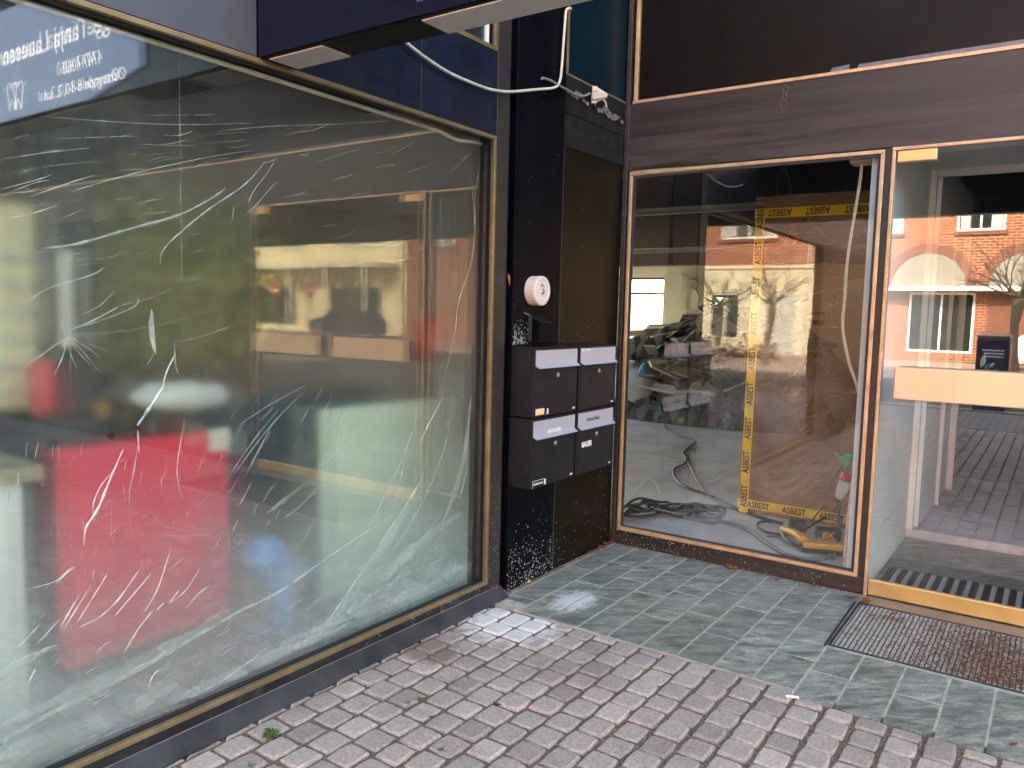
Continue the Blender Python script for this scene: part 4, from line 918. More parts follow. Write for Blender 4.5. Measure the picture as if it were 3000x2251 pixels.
# industrial plug
t = thing('power_plug', at(1500+1435*.6784, 1125+450*.6784, x=5.0), 'white industrial plug with a red collar hanging beside the orange sheet', 'plug')
a = at(1500+1410*.6784, 1125+497*.6784, x=5.0); b_ = at(1500+1455*.6784, 1125+385*.6784, x=5.0); d = (b_-a); L = d.length
MB().lathe(a, d, [(.012, 0), (.022, .05*L), (.033, .3*L), (.036, .62*L), (.030, .70*L)], 20).build('housing', M['bag'], t, smooth=True)
MB().lathe(a+d*.7, d, [(.030, 0), (.042, .01), (.040, .28*L), (.034, .29*L)], 20).build('collar', M['redink'], t)
cable([tuple(a), Hc(1400, 540, HZ+.14), Hc(1330, 590, HZ+.07), Hc(1240, 640, HZ+.02)], .009, 'cable_k', 'dark cable from the industrial plug down to the yellow tool')
cable([tuple(a+Vector((0, -.01, 0))), Hc(1410, 580, HZ+.1), Hc(1415, 660, HZ+.05), Hc(1385, 755)], .010, 'cable_g', 'grey cable hanging from the industrial plug to the floor by the partition')
gq = at(1500+1448*.6784, 1125+325*.6784, x=5.0)
t = thing('green_plug', gq, 'green plug held on the partition above the white industrial plug', 'plug')
MB().obox(gq, (1, 0, 0), (0, .95, .3), (0, -.3, .95), .03, .022, .045).build('housing', M['green'], t, .006); MB().obox(gq+Vector((-.02, .04, .01)), (1, 0, 0), (0, .8, .6), (0, -.6, .8), .008, .035, .006).build('prong', M['teal_leaf'], t)
cable([tuple(gq), tuple(at(1500+1380*.6784, 1125+420*.6784, x=5.0)), tuple(at(1500+1330*.6784, 1125+545*.6784, x=4.95)), Hc(1230, 640, HZ+.05), Hc(1100, 660, HZ+.012)], .0055, 'cable_r', 'red cable drooping from the green plug across the tool to the floor')
# yellow tool
t = thing('power_tool', at(1500+1300*.6784, 1125+700*.6784, z=HZ), 'yellow and black battery work lamp lying on the hall floor behind the glass', 'power tool')
T = lambda x, y, z: Vector(at(1500+x*.6784, 1125+y*.6784, z=z))
A0 = T(1255, 735, HZ); A1 = T(1430, 752, HZ); ux = (A1-A0); Lx = ux.length; ux.normalize(); uy = Vector((-ux.y, ux.x, 0)); uy = uy if uy.x > 0 else -uy; uz = Vector((0, 0, 1))
P = lambda a, b, c: A0+ux*a*Lx+uy*b+uz*c
def hexa(mb, pts): return mb
mb = MB(); mb.prism([P(-.02, .0, .012), P(1.0, .0, .012), P(1.0, .16, .012), P(.85, .2, .012), P(.05, .2, .012), P(-.02, .15, .012)], uz*.026); mb.build('base', M['toolblack'], t, .006, recalc=True)
mb = MB(); mb.prism([P(.0, -.006, .0385), P(.98, -.006, .0385), P(.98, .055, .0385), P(.7, .075, .0385), P(.0, .075, .0385)], uz*.038); fb = mb.build('body', M['yellow'], t, .009, recalc=True)
for k in range(12): MB().box(-.0015, .0015, -.0025, .0005, -.010, .010).build('vent', M['toolblack'], t).location = P(.20+.045*k, -.0062, .056)-wloc(t)
mb = MB(); mb.tube(spline([P(.04, .05, .07), P(-.12, .13, .085), P(-.30, .24, .075), P(-.42, .33, .062)], 5), [.028]*5+[.024]*5+[.021]*6, 10); mb.build('handle', M['yellow'], t, smooth=True)
mb = MB(); mb.tube(spline([P(.0, .03, .03), P(-.26, .1, .035), P(-.42, .24, .04), P(-.4, .34, .05)], 5), .012, 8); mb.build('guard', M['toolblack'], t, smooth=True)
mb = MB(); mb.prism([P(.34, .08, .078), P(.93, .08, .078), P(.98, .11, .078), P(.98, .19, .078), P(.34, .19, .078)], uz*.062); bt = mb.build('battery', M['toolblack'], t, .008, recalc=True)
text('EX', .045, P(.50, .0795, .095), ux, uz, M['yellow'], 'lettering', bt, off=.0015, xs=1.2)
MB().obox(P(.62, .0792, .088), ux, uy, uz, .055, .0006, .0022).build('stripe', M['yellow'], bt)
mb = MB(); mb.obox(P(-.05, .30, .10), ux, uy, uz, .055, .05, .032); mb.build('spare_battery', M['toolblack'], t, .006)
# ---- left shop behind the film
MB().box(XW+.3, 4.349, YA+.13, 8.0, -.06, .045).build('shop_floor', M['shopfloor'], B)
MB().box(XW+.3, 4.349, YA+.13, 8.0, 2.95, 3.05).build('shop_ceiling', M['halldark'], B)
MB().box(XW+.3, 4.349, 7.6, 7.75, .046, 2.949).build('shop_wall', M['shopwall'], B)
MB().box(4.33, 4.3485, YA+.13, 7.599, .046, 2.949).build('shop_side_wall', M['shoplight'], B)
FYP = YA+.1
L_ = lambda x, y, yy: at(x*.6784, 1125+y*.6784, y=yy); LT = lambda x, y, yy: at(x*.6781, y*.6781, y=yy)
Y = 3.0; a = L_(240, 285, Y); b_ = L_(992, 985, Y)
t = thing('red_cabinet', ((a.x+b_.x)/2, Y+.2, .046), 'bright red cabinet standing behind the clear film', 'cabinet')
MB().box(a.x, b_.x, Y, Y+.03, .10, a.z).build('front', M['redboard'], t, .006); MB().box(a.x+.02, b_.x-.02, Y+.031, Y+.4, .047, a.z-.03).build('carcass', M['toolblack'], t)
c = L_(945, 240, Y); MB().box(c.x-.05, c.x+.05, Y-.004, Y-.0005, c.z-.05, c.z+.05).build('sticker', M['paper'], t)
Y = 2.90; a = L_(1390, 115, Y); b_ = L_(2040, 115, Y)
setp(MB().box(a.x, 4.02, Y, Y+.03, .046, a.z).build('pale_panel', M['paleboard'], None, .003), 'large pale green board leaning low behind the film near the column', 'board')
t = thing('blue_chair', (2.33, 2.78, .046), 'bright blue plastic chair seen blurred through the film', 'chair')
c = L_(1180, 760, 2.75)
MB().tube(spline([(c.x-.12, 2.72, .40), (c.x-.05, 2.74, .46), (c.x+.02, 2.76, .40), (c.x+.05, 2.77, .25), (c.x+.06, 2.77, .05)], 5), .06, 12).build('backrest', M['blueplastic'], t, smooth=True)
for k in (.3, .0): MB().tube([(c.x+.02+k, 3.0, .05), (c.x+.04+k, 2.95, .25)], .015, 8).build('leg', M['steel'], t)
MB().box(c.x+.05, c.x+.3, 2.80, 3.05, .25, .28).build('seat', M['blueplastic'], t, .01)
Y = 3.16; a = LT(590, 1560, Y)
t = thing('desk_lamp', (2.1, Y, 1.0), 'blurred white lamp shade glowing pale behind the film over the red cabinet', 'lamp')
c = L_(800, 60, Y)
MB().lathe((c.x-.25, Y, c.z+.02), (1, 0, -.04), [(.015, 0), (.06, .08), (.07, .28), (.055, .42), (.015, .46)], 20).build('shade', M['white'], t, smooth=True)
MB().tube([(c.x-.1, Y+.06, c.z-.03), (c.x-.1, Y+.1, .90)], .012, 8).build('stand', M['steel'], t)
Y = 2.88; a = L_(-300, 300, Y); b_ = L_(92, 360, Y)
t = thing('white_counter', (.6, Y+.3, .046), 'white counter with a wooden top behind the film on the far left', 'counter')
MB().box(a.x-.6, b_.x, Y, Y+.6, .046, b_.z-.05).build('body', M['white'], t, .004); MB().box(a.x-.6, b_.x+.06, Y-.03, Y+.62, b_.z-.049, b_.z+.005).build('top', M['wood'], t, .004)
# rack of small compartments
Y = 3.6; a = LT(-160, 860, Y); b_ = LT(165, 1650, Y)
t = thing('display_rack', (.8, Y, .046), 'beige wall rack with rows of small curved trays behind the film on the far left', 'rack')
MB().box(a.x-.8, b_.x, Y, Y+.06, b_.z-.1, a.z).build('back_panel', M['cream'], t)
z = b_.z; k = 0
while z < a.z-.1:
    mb = MB(); x = a.x-.7
    while x < b_.x-.09: mb.tube(spline([(x, Y-.01, z), (x+.01, Y-.05, z-.03), (x+.07, Y-.05, z-.03), (x+.08, Y-.01, z)], 3), .008, 5); x += .095
    mb.box(a.x-.75, b_.x-.005, Y-.012, Y-.001, z-.055, z-.045); mb.build('tray_row', M['housewhite'], t); z += .11
MB().box(b_.x+.005, b_.x+.2, Y-.1, Y+.1, .046, 2.9).build('dark_post', M['shopwall'], B)
# red soft thing at left, red box at right, olive wall, yellow bits
p = LT(180, 1540, 3.4); setp(MB().lathe((p.x, 3.4, p.z-.25), (0, 0, 1), [(.03, 0), (.05, .06), (.05, .2), (.03, .24)], 20).build('red_vase', M['redboard'], smooth=True), 'small red vase blurred behind the film left of the cabinet', 'vase')
p = LT(1870, 1460, 3.3); setp(MB().lathe((p.x, 3.3, p.z-.16), (0, 0, 1), [(.04, 0), (.12, .05), (.13, .2), (.06, .3)], 20).build('red_lamp', M['redboard'], smooth=True), 'red round lamp blurred behind the film near the right jamb', 'lamp')
p = L_(480, 110, 3.35); setp(MB().box(p.x-.17, p.x+.08, 3.5, 3.6, p.z-.06, p.z+.02).build('yellow_box', M['yellow'], None, .02), 'yellow box blurred behind the film over the red cabinet', 'box')
cp = LT(640, 1130, 4.1)
t = thing('shop_plant', (cp.x, cp.y, .046), 'yellow-green leafy plant standing blurred behind the film in the left shop', 'plant')
mb = MB(); r5 = random.Random(11)
for i in range(2600):
    d = Vector((r5.gauss(0, .5), max(-1.2, min(1.2, r5.gauss(0, .5))), r5.gauss(0, .5))); c = cp+Vector((d.x*.72, d.y*.4, max(-.6, d.z*.5))); s = r5.uniform(.02, .05); a = r5.random()*6.28
    e1 = Vector((math.cos(a), r5.gauss(0, .4), math.sin(a)))*s; e2 = Vector((-math.sin(a), r5.gauss(0, .4), math.cos(a)))*s*.6
    mb.add([c-e1, c+e2, c+e1, c-e2], [(0, 1, 2, 3)])
mb.build('foliage', M['foliage'], t)
MB().tube([(cp.x, cp.y, .4), (cp.x, cp.y, cp.z-.1)], .03, 8).build('stem', M['bark'], t); MB().lathe((cp.x, cp.y, .046), (0, 0, 1), [(.12, 0), (.17, .35), (.16, .36)], 20).build('pot', M['toolblack'], t)
p = LT(285, 1290, 3.2); setp(MB().lathe((p.x, 3.2, p.z-.19), (0, 0, 1), [(.02, 0), (.03, .01), (.03, .37), (.02, .38)], 16).build('white_tube', M['white'], smooth=True), 'upright white tube blurred behind the film left of centre', 'tube')
a = L_(1180, 70, 4.2); setp(MB().box(a.x-.3, 4.3, 4.2, 4.6, .3, a.z).build('dark_counter', paint('blue_grey_counter', (.05, .11, .16, 1), .6, .1), None, .01), 'dark blue-grey counter deep inside the left shop', 'counter')
# ---- the crumpled film
cu = bpy.data.curves.new('f', 'CURVE'); cu.dimensions = '2D'; cu.fill_mode = 'BOTH'; cu.extrude = .0005
def poly2(pts):
    s = cu.splines.new('POLY'); s.points.add(len(pts)-1); s.use_cyclic_u = True
    for p_, q_ in zip(s.points, pts): p_.co = (q_[0], q_[1], 0, 1)
poly2([(-.48, .075), (3.135, .075), (3.14, 2.28), (2.9, 2.30), (-.48, 2.31)])
def hole(px_, py_, r, asp=1.0):
    c = L_(px_, py_, FYP); poly2([(c.x-r, c.z), (c.x, c.z+r*asp), (c.x+r*.75, c.z+.1*r), (c.x+.1*r, c.z-r*asp*.9)])
hole(228, 257, .022); hole(479, 223, .017); hole(586, 218, .009); hole(543, 223, .005)
o = bpy.data.objects.new('f', cu); COL.objects.link(o)
me = bpy.data.meshes.new_from_object(o.evaluated_get(bpy.context.evaluated_depsgraph_get())); bpy.data.objects.remove(o)
for v in me.vertices: v.co = Vector((v.co.x, FYP+v.co.z, v.co.y))
me.materials.clear(); me.materials.append(M['film']); me.name = 'plastic_film'
film = thing('plastic_film', (1.3, FYP, 0), 'crumpled clear plastic film hung inside the big left window', 'plastic film')
for v in me.vertices: v.co -= wloc(film)
fo = bpy.data.objects.new('sheet', me); COL.objects.link(fo); fo.parent = film
pts = [tuple(LT(x, y, FYP-.012)) for x, y in ((-500, -190), (60, -2), (700, 193), (1300, 380), (1780, 530), (1890, 563), (1940, 590), (1980, 608), (2040, 612), (2098, 626))]
MB().tube(pts, .0095, 8).build('foam_batten', paint('pale_foam_strip', lin((222, 222, 200)), .7, .06), film, smooth=True)
cr = MB(); fd = MB()
def ribbon(mb, P3, w, off=-.004):
    n = len(P3)-1; vs = []
    for i, p_ in enumerate(P3):
        t_ = (P3[min(i+1, n)]-P3[max(i-1, 0)]).normalized(); e = Vector((-t_.z, 0, t_.x)); ww = w*(.25+math.sin(math.pi*min(1, max(0, i/n)))**.7)*.6*(1+.35*math.sin(i*1.7+p_.x*9))
        vs += [p_-e*ww+Vector((0, off, 0)), p_+Vector((0, off-ww*.8, 0)), p_+e*ww+Vector((0, off, 0))]
    mb.add(vs, [(3*i, 3*i+1, 3*i+4, 3*i+3) for i in range(n)]+[(3*i+1, 3*i+2, 3*i+5, 3*i+4) for i in range(n)])
UNIT = .00082
def crease(pts, w=1.0, top=True, mb=None, k=5):
    f = LT if top else L_
    ribbon(mb or (cr if w >= 1 else fd), spline([f(x, y, FYP) for x, y in pts], k), w*UNIT*1.7)
T_ = [([(770, 230), (776, 650), (785, 1300), (800, 1650)], .9), ([(170, 503), (450, 525), (770, 540), (1090, 533)], 1), ([(640, 500), (960, 497)], .8), ([(935, 570), (1150, 548), (1470, 537), (1690, 522)], 1.2), ([(830, 585), (1070, 572)], .8), ([(590, 625), (850, 632)], .9), ([(870, 620), (1060, 607)], .7), ([(230, 600), (590, 590)], .9), ([(0, 690), (200, 660), (390, 640)], 1), ([(0, 760), (200, 720), (460, 695)], .8), ([(300, 830), (450, 785), (640, 735), (900, 680), (1090, 650)], 1.5), ([(-60, 835), (150, 780), (220, 755)], 1.1), ([(30, 835), (150, 790), (210, 780)], 1), ([(130, 850), (300, 790), (410, 757)], 1.3), ([(-60, 960), (130, 925), (250, 885)], 1.5), ([(690, 1105), (720, 1060), (800, 985), (900, 905), (1040, 810), (1110, 740), (1140, 700)], 2.6), ([(690, 1100), (690, 1140)], 1.4), ([(1070, 880), (1090, 830), (1150, 750), (1185, 695)], 1.3), ([(1050, 930), (1100, 890), (1160, 820), (1195, 785)], 1), ([(1060, 990), (1130, 905)], .9), ([(1000, 955), (1008, 890)], 1), ([(260, 945), (360, 905)], 1), ([(400, 960), (450, 945)], .8), ([(120, 1305), (200, 1250), (390, 1190), (450, 1155)], 1.6), ([(40, 1370), (85, 1335)], 1.4), ([(290, 1430), (400, 1385), (510, 1325)], 1.8), ([(330, 1420), (500, 1360), (590, 1315), (585, 1265)], 1.2), ([(350, 1360), (430, 1320), (490, 1260)], 1), ([(520, 1320), (640, 1290), (740, 1250)], 1), ([(300, 1440), (600, 1420), (900, 1345), (960, 1300)], .8), ([(760, 1480), (880, 1450), (1050, 1390)], 1.1), ([(750, 1465), (755, 1570), (770, 1620)], 1.6), ([(700, 1665), (720, 1600), (755, 1530)], 3), ([(1670, 680), (1820, 595)], .8), ([(1775, 835), (1845, 690)], .9), ([(1890, 800), (1980, 710), (2040, 650)], .8), ([(2095, 640), (2080, 800), (2060, 950)], 1.3), ([(2080, 680), (2050, 850), (2040, 1100), (1980, 1300), (1960, 1450), (1910, 1659)], 1.4), ([(2025, 740), (2050, 930), (2060, 1050)], 1), ([(630, 1580), (660, 1530)], 1), ([(610, 1620), (660, 1570)], .9), ([(820, 1650), (860, 1610)], .8)]
for p_, w_ in T_: crease(p_, w_)
for q_ in ((95, 1590), (230, 1622), (330, 1595), (392, 1580), (430, 1545), (470, 1520), (480, 1460), (270, 1500), (560, 1425), (300, 1600), (180, 1540), (250, 1400), (420, 1600)):
    crease([(290, 1455), ((290+q_[0])/2+rnd.uniform(-12, 12), (1455+q_[1])/2+rnd.uniform(-8, 8)), q_], rnd.choice([1.2, 1.0, .8]))
crease([(170, 1075), (330, 1055), (560, 990), (760, 935), (900, 865), (970, 815)], 5, mb=fd)
crease([(170, 1075), (330, 1055), (560, 990), (760, 935), (900, 865), (970, 815)], 1.2)
cr.prism([LT(x, y, FYP-.006) for x, y in ((654, 1338), (641, 1395), (646, 1460), (660, 1510), (672, 1532), (668, 1460), (662, 1375))], (0, -.003, 0))
B_ = [([(360, 700), (370, 620), (420, 540), (470, 420), (530, 280)], 4.5, 1), ([(405, 600), (400, 520), (440, 430), (515, 350)], 2, 1), ([(600, 220), (575, 380), (555, 490), (570, 660)], 2.4, 0), ([(590, 180), (640, 110), (715, -5)], 6, 1), ([(592, 200), (598, 300)], 3, 1), ([(795, 150), (765, 330), (765, 420), (785, 495)], 1.6, 1), ([(480, 510), (480, 640), (490, 700)], 1, 0), ([(255, 1055), (340, 910)], 1.8, 1), ([(265, 1070), (390, 870)], 1.5, 1), ([(330, 1030), (400, 920), (460, 820)], 1.9, 1), ([(405, 1025), (500, 940), (600, 800)], 2.4, 1), ([(490, 1005), (580, 900), (655, 812)], 2.4, 1), ([(620, 985), (680, 880), (735, 710)], 1.8, 1), ([(675, 975), (705, 945)], 2, 1), ([(730, 945), (770, 890)], 2.6, 1), ([(740, 940), (800, 890), (865, 790)], 2, 1), ([(800, 970), (850, 910), (900, 870)], 2, 1), ([(530, 1165), (600, 1050), (660, 975)], 2.4, 1), ([(155, 1125), (260, 1010)], 1.6, 1), ([(100, 890), (240, 850), (310, 790)], 1.8, 1), ([(60, 1150), (130, 1080), (165, 1040)], 1.5, 1), ([(0, 1230), (130, 1170), (250, 1140)], 1.6, 1), ([(-40, 1560), (250, 1400), (480, 1290), (700, 1170), (1000, 1000), (1200, 900), (1400, 760), (1700, 560)], 8, 0), ([(-40, 1570), (250, 1410), (480, 1300), (700, 1180), (1000, 1005)], 2, 1), ([(1000, 400), (1150, 200), (1300, 40)], 1.2, 1), ([(1050, 410), (1190, 140)], 1.2, 1), ([(960, 440), (1080, 260), (1200, 110)], 1, 1), ([(1010, 190), (1180, 80), (1330, 0)], 1.2, 1), ([(1060, 190), (1250, 60)], .9, 0), ([(1220, 580), (1290, 530), (1390, 430)], 1.2, 1), ([(640, 1310), (655, 1265), (682, 1232)], 3, 1), ([(820, 1350), (960, 1280), (1165, 1130)], 3.5, 1), ([(1400, 1040), (1500, 900), (1700, 600), (1830, 400)], 6, 0), ([(1500, 980), (1750, 640), (1900, 330), (1960, 60)], 2.5, 0), ([(1620, 900), (1900, 560), (2000, 300), (2040, 50)], 1.8, 0), ([(1580, 640), (1700, 400), (1790, 180)], 1.2, 1), ([(1700, 540), (1730, 400), (1760, 250)], 1, 1), ([(1810, 260), (1850, 170), (1900, 80)], 2.5, 1), ([(2010, 700), (2060, 500), (2080, 200)], 2, 0), ([(1960, 560), (2010, 380), (2020, 180)], 1.3, 1), ([(600, 650), (800, 655), (1000, 645), (1150, 665)], 1, 0), ([(650, 595), (820, 640)], .8, 0), ([(240, 860), (290, 810), (320, 790)], 4, 1), ([(140, 1190), (180, 1150), (245, 1125)], 4, 0), ([(340, 1050), (420, 1012)], 2.5, 1), ([(120, 1290), (140, 1250), (150, 1230)], 2.5, 1), ([(530, 1545), (650, 1470), (900, 1370)], 3, 0), ([(200, 1640), (500, 1500), (800, 1380)], 4, 0), ([(300, 1500), (380, 1470)], 3, 1), ([(380, 1530), (500, 1470)], 2, 1), ([(1450, 1030), (1560, 1000)], 2, 0), ([(1560, 960), (1620, 900), (1800, 800), (2000, 720)], 3, 0)]
for p_, w_, k_ in B_: crease(p_, w_, False, cr if k_ else fd)
rr_ = random.Random(5)
for i in range(420):
    u = rr_.random()
    if u < .35: x, y, a, L = rr_.uniform(900, 2050), rr_.uniform(20, 900), rr_.uniform(.85, 1.25), rr_.uniform(30, 130)
    elif u < .6: x, y, a, L = rr_.uniform(0, 1000), rr_.uniform(300, 1100), rr_.choice([rr_.uniform(1.3, 1.8), rr_.uniform(.7, 1.2)]), rr_.uniform(15, 80)
    elif u < .8: x, y, a, L = rr_.uniform(0, 1900), rr_.uniform(-1100, -500), rr_.uniform(.05, .35), rr_.uniform(40, 180)
    else: x, y, a, L = rr_.uniform(0, 1400), rr_.uniform(1150, 1620)-0, rr_.uniform(.3, .9), rr_.uniform(30, 140)
    if u >= .8 and y > 1640-x*.42: y = 1620-x*.45-rr_.uniform(0, 150)
    dx, dy = math.cos(a)*L, -math.sin(a)*L; b_ = rr_.uniform(-.08, .08)
    crease([(x, y), (x+dx*.5-dy*b_, y+dy*.5+dx*b_), (x+dx, y+dy)], rr_.choice([.5, .7, .9, 1.1]), False, fd if rr_.random() < .8 else cr, 4)
wf = MB()
for p_, w_ in [([(-40, 1500), (250, 1370), (480, 1265), (700, 1150), (1000, 975)], 26), ([(-60, 1640), (200, 1540), (500, 1440), (760, 1300)], 34), ([(1360, 1090), (1500, 930), (1680, 660), (1800, 440)], 30), ([(1420, 1060), (1600, 900), (1800, 700), (1990, 560)], 30), ([(1200, 1130), (1500, 1010), (1800, 900), (2040, 760)], 26), ([(700, 1390), (950, 1290), (1200, 1170), (1500, 1040)], 30), ([(2066, 800), (2070, 400), (2080, 0), (2092, -400), (2098, -650)], 22), ([(-80, 1300), (60, 1220), (250, 1130)], 18), ([(1150, 560), (1350, 400), (1500, 240)], 12), ([(1900, 620), (1990, 380), (2030, 60)], 16)]:
    crease(p_, w_, False, wf)
setp(wf.build('wide_fold', M['wfold'], film), kind='stuff')
setp(cr.build('crease', M['crease'], film), kind='stuff'); setp(fd.build('faint_fold', M['fold'], film), kind='stuff')
# ================================================================== ACROSS THE STREET (seen in the glass)
HXF = -24.0
def house(name, loc, label, y0, y1, H_, wm, wins, shopwins, roofh=3.5, base=None, gable=False, frame_m='housewhite'):
    t = thing(name, (HXF, (y0+y1)/2, -.075), label, 'house')
    holes = [(w[0], w[1], w[2], w[3]) for w in wins+shopwins]
    x1, x0 = HXF, HXF-9
    z0 = -.075
    if base:
        wall_x(MB(), HXF-.35, HXF+.03, y0, y1, z0, base[0], [h for h in holes if h[2] < base[0]-.05]).build('ground_floor_wall', M[base[1]], t)
        MB().box(HXF-.35, HXF+.13, y0, y1, base[0]+.001, base[0]+.13).build('cornice', M[base[1]], t)
        wall_x(MB(), HXF-.35, HXF, y0, y1, base[0]+.131, H_, [h for h in holes if h[2] >= base[0]-.05]).build('wall', M[wm], t)
    else:
        wall_x(MB(), HXF-.35, HXF, y0, y1, z0, H_, holes).build('wall', M[wm], t)
    MB().box(x0, HXF-.351, y0, y0+.3, z0, H_).box(x0, HXF-.351, y1-.3, y1, z0, H_).box(x0, x0+.3, y0+.3, y1-.3, z0, H_).build('back_wall', M[wm], t)
    MB().prism([(HXF+.35, y0-.1, H_+.001), (HXF-4.5, y0-.1, H_+roofh), (x0-.3, y0-.1, H_+.001)], (0, y1-y0+.2, 0)).build('roof', M['roof'], t, recalc=True)
    MB().box(HXF+.02, HXF+.36, y0, y1, H_-.14, H_-.002).build('gutter', M['housewhite'], t)
    MB().tube([(HXF+.1, y1-.25, -.07), (HXF+.1, y1-.25, H_-.15)], .05, 8).build('downpipe', M['curtain'], t)
    for k, w in enumerate(wins+shopwins):
        isshop = k >= len(wins)
        f = MB(); fw_ = .085
        frame_x(w[0]+.01, w[1]-.01, w[2]+.01, w[3]-.01, fw_, HXF-.16, HXF-.05, f)
        if w[1]-w[0] > 1.1: m_ = (w[0]+w[1])/2; f.box(HXF-.15, HXF-.06, m_-.035, m_+.035, w[2]+fw_, w[3]-fw_)
        fr = f.build('window', M[frame_m], t)
        MB().box(HXF-.125, HXF-.115, w[0]+.05, w[1]-.05, w[2]+.05, w[3]-.05).build('pane', M['pane'], fr)
        if not isshop:
            zm = w[2]+(w[3]-w[2])*.62; MB().box(HXF-.148, HXF-.062, w[0]+.1, w[1]-.1, zm-.025, zm+.025).build('transom', M[frame_m], fr)
            MB().box(HXF-.113, HXF-.104, w[1]-.13-(w[1]-w[0])*.2, w[1]-.13, w[2]+.12, w[3]-.12).build('curtain', M['curtain'], fr)
            MB().box(HXF-.11, HXF-.1, w[0]+.12, w[0]+.12+(w[1]-w[0])*.22, w[2]+.12, w[3]-.12).build('curtain', M['curtain'], fr)
            MB().box(HXF-.04, HXF+.08, w[0]-.06, w[1]+.06, w[2]-.14, w[2]-.002).build('sill', M['brick3'] if 'brick' in wm else M['housewhite'], fr)
    return t
def arch(t, yc, r, zs, m, th=.32):
    pts = []; n = 18
    for i in range(n+1): a = math.pi*i/n; pts.append((math.cos(a), math.sin(a)))
    mb = MB()
    for i in range(n):
        (c0, s0), (c1, s1) = pts[i], pts[i+1]
        mb.prism([(HXF+.004, yc+c0*r, zs+s0*r), (HXF+.004, yc+c0*(r+th), zs+s0*(r+th)), (HXF+.004, yc+c1*(r+th), zs+s1*(r+th)), (HXF+.004, yc+c1*r, zs+s1*r)], (.05, 0, 0))
    mb.build('arch', M['brick3'], t, recalc=True)
    MB().prism([(HXF+.001, yc+c*r, zs+s*r) for c, s in pts], (.02, 0, 0)).build('tympanum', M['concrete'], t, recalc=True)
winsA = [(1.95+.0-3.3*k, 3.5-3.3*k, 4.75, 6.6) for k in (-2, -1, 0, 1)]
hA = house('brick_house', None, 'orange brick house with white framed windows and brick arches across the street', -3.4, 11, 8.6, 'brick1', winsA, [(2.7, 4.9, .3, 2.55), (6, 8.4, .3, 2.55), (-2.4, -.2, .3, 2.55)])
for yc in (4.3, 1.1, 7.6): arch(hA, yc, 1.25, 2.75, 'brick3')
MB().box(HXF+.05, HXF+.8, -3, 10, 2.58, 2.74).build('shop_canopy', M['housewhite'], hA)
MB().box(HXF+.006, HXF+.03, -.1, 2.3, -.07, 2.5).build('dark_brickwork', M['brick3'], hA)
hB = house('brick_house', None, 'brick house with a white ground floor and cornice across the street', -14.5, -3.6, 8.8, 'brick2', [(-7.6, -5.2, 4.75, 6.5), (-11.4, -9, 4.75, 6.5), (-14, -12.6, 4.75, 6.5)], [(-8.0, -6.6, .5, 2.5), (-12.5, -9.5, .4, 2.5)], base=(3.5, 'creamwhite'))
MB().box(HXF+.031, HXF+.07, -5.2, -4.3, .0, 2.4).build('door', M['curtain'], hB)
hC = house('brick_house', None, 'plain red brick house with a 1895 plaque and dark windows across the street', -25.5, -14.7, 8.2, 'brick2', [(-17.2, -16, 4.9, 6.6), (-20.2, -19, 4.9, 6.6), (-23.4, -22.2, 4.9, 6.6)], [(-18.6, -16.9, .0, 2.8)], frame_m='curtain')
MB().box(HXF+.001, HXF+.1, -19.0, -16.5, 2.85, 3.25).build('lintel', M['housewhite'], hC)
text('1895', .9, (HXF+.004, -19.8, 7.2), (0, 1, 0), (0, 0, 1), M['ink'], 'lettering', hC, thick=.01)
hD = house('cream_house', None, 'cream rendered building with a white columned porch across the street', -41, -25.7, 7.8, 'cream', [(-31, -27.5, 5.2, 6.9), (-38, -34, 5.2, 6.9)], [(-32, -27.6, .3, 2.7), (-39, -35, .3, 2.7)], frame_m='curtain')
MB().box(HXF+.05, HXF+2.0, -40.5, -26, 3.75, 4.0).build('porch_roof', M['housewhite'], hD)
for y in (-27, -30.2, -33.4, -36.6, -39.8): MB().tube([(HXF+1.85, y, -.07), (HXF+1.85, y, 3.749)], .09, 10).build('porch_column', M['housewhite'], hD)
# bare trees
def tree(x, y, h, seed, label):
    r = random.Random(seed); t = thing('bare_tree', (x, y, -.075), label, 'tree', 'bare street trees')
    tr = MB(); p = Vector((x, y, -.075)); pts = [p]
    for i in range(6): p = p+Vector((r.gauss(0, .03), r.gauss(0, .03), h/6)); pts.append(p)
    tr.tube(pts, [.13, .12, .11, .10, .10, .13, .15], 8); tr.build('trunk', M['bark'], t)
    cr_ = MB()
    def br(p, d, L, rad, dep):
        n = 4; q = [p]
        for i in range(n): d = (d+Vector((r.gauss(0, .16), r.gauss(0, .16), r.gauss(.05, .12)))).normalized(); q.append(q[-1]+d*(L/n))
        cr_.tube(q, [rad*(1-.6*i/n) for i in range(n+1)], 4, False)
        if dep:
            for i in range(r.randint(2, 4)):
                k = r.randint(1, n); br(q[k], (d+Vector((r.gauss(0, .6), r.gauss(0, .6), r.gauss(.1, .4)))).normalized(), L*r.uniform(.5, .75), rad*.5, dep-1)
    for i in range(9):
        a = i*.7+r.random(); el = r.uniform(.25, 1.2); br(pts[-1], Vector((math.cos(a)*math.cos(el), math.sin(a)*math.cos(el), math.sin(el))), r.uniform(.8, 1.25), .04, 3)
    cr_.build('crown', M['bark'], t)
for i, (x, y, h) in enumerate([(-15.6, -4.4, 1.9), (-15.8, -2.9, 1.9), (-15.6, 1.0, 2.2), (-15.7, -13, 2.0), (-15.6, -21, 2.0), (-15.7, 7, 2.0)]):
    tree(x, y, h, 30+i, 'small bare pollarded tree in the pavement across the street')
setp(MB().box(-23.9, -13.6, -60, 60, -.074, -.03).build('far_pavement', paint('sunlit_paving', lin((172, 150, 138)), .9, .12, 1)), kind='structure')
hd = MB(); r = random.Random(3)
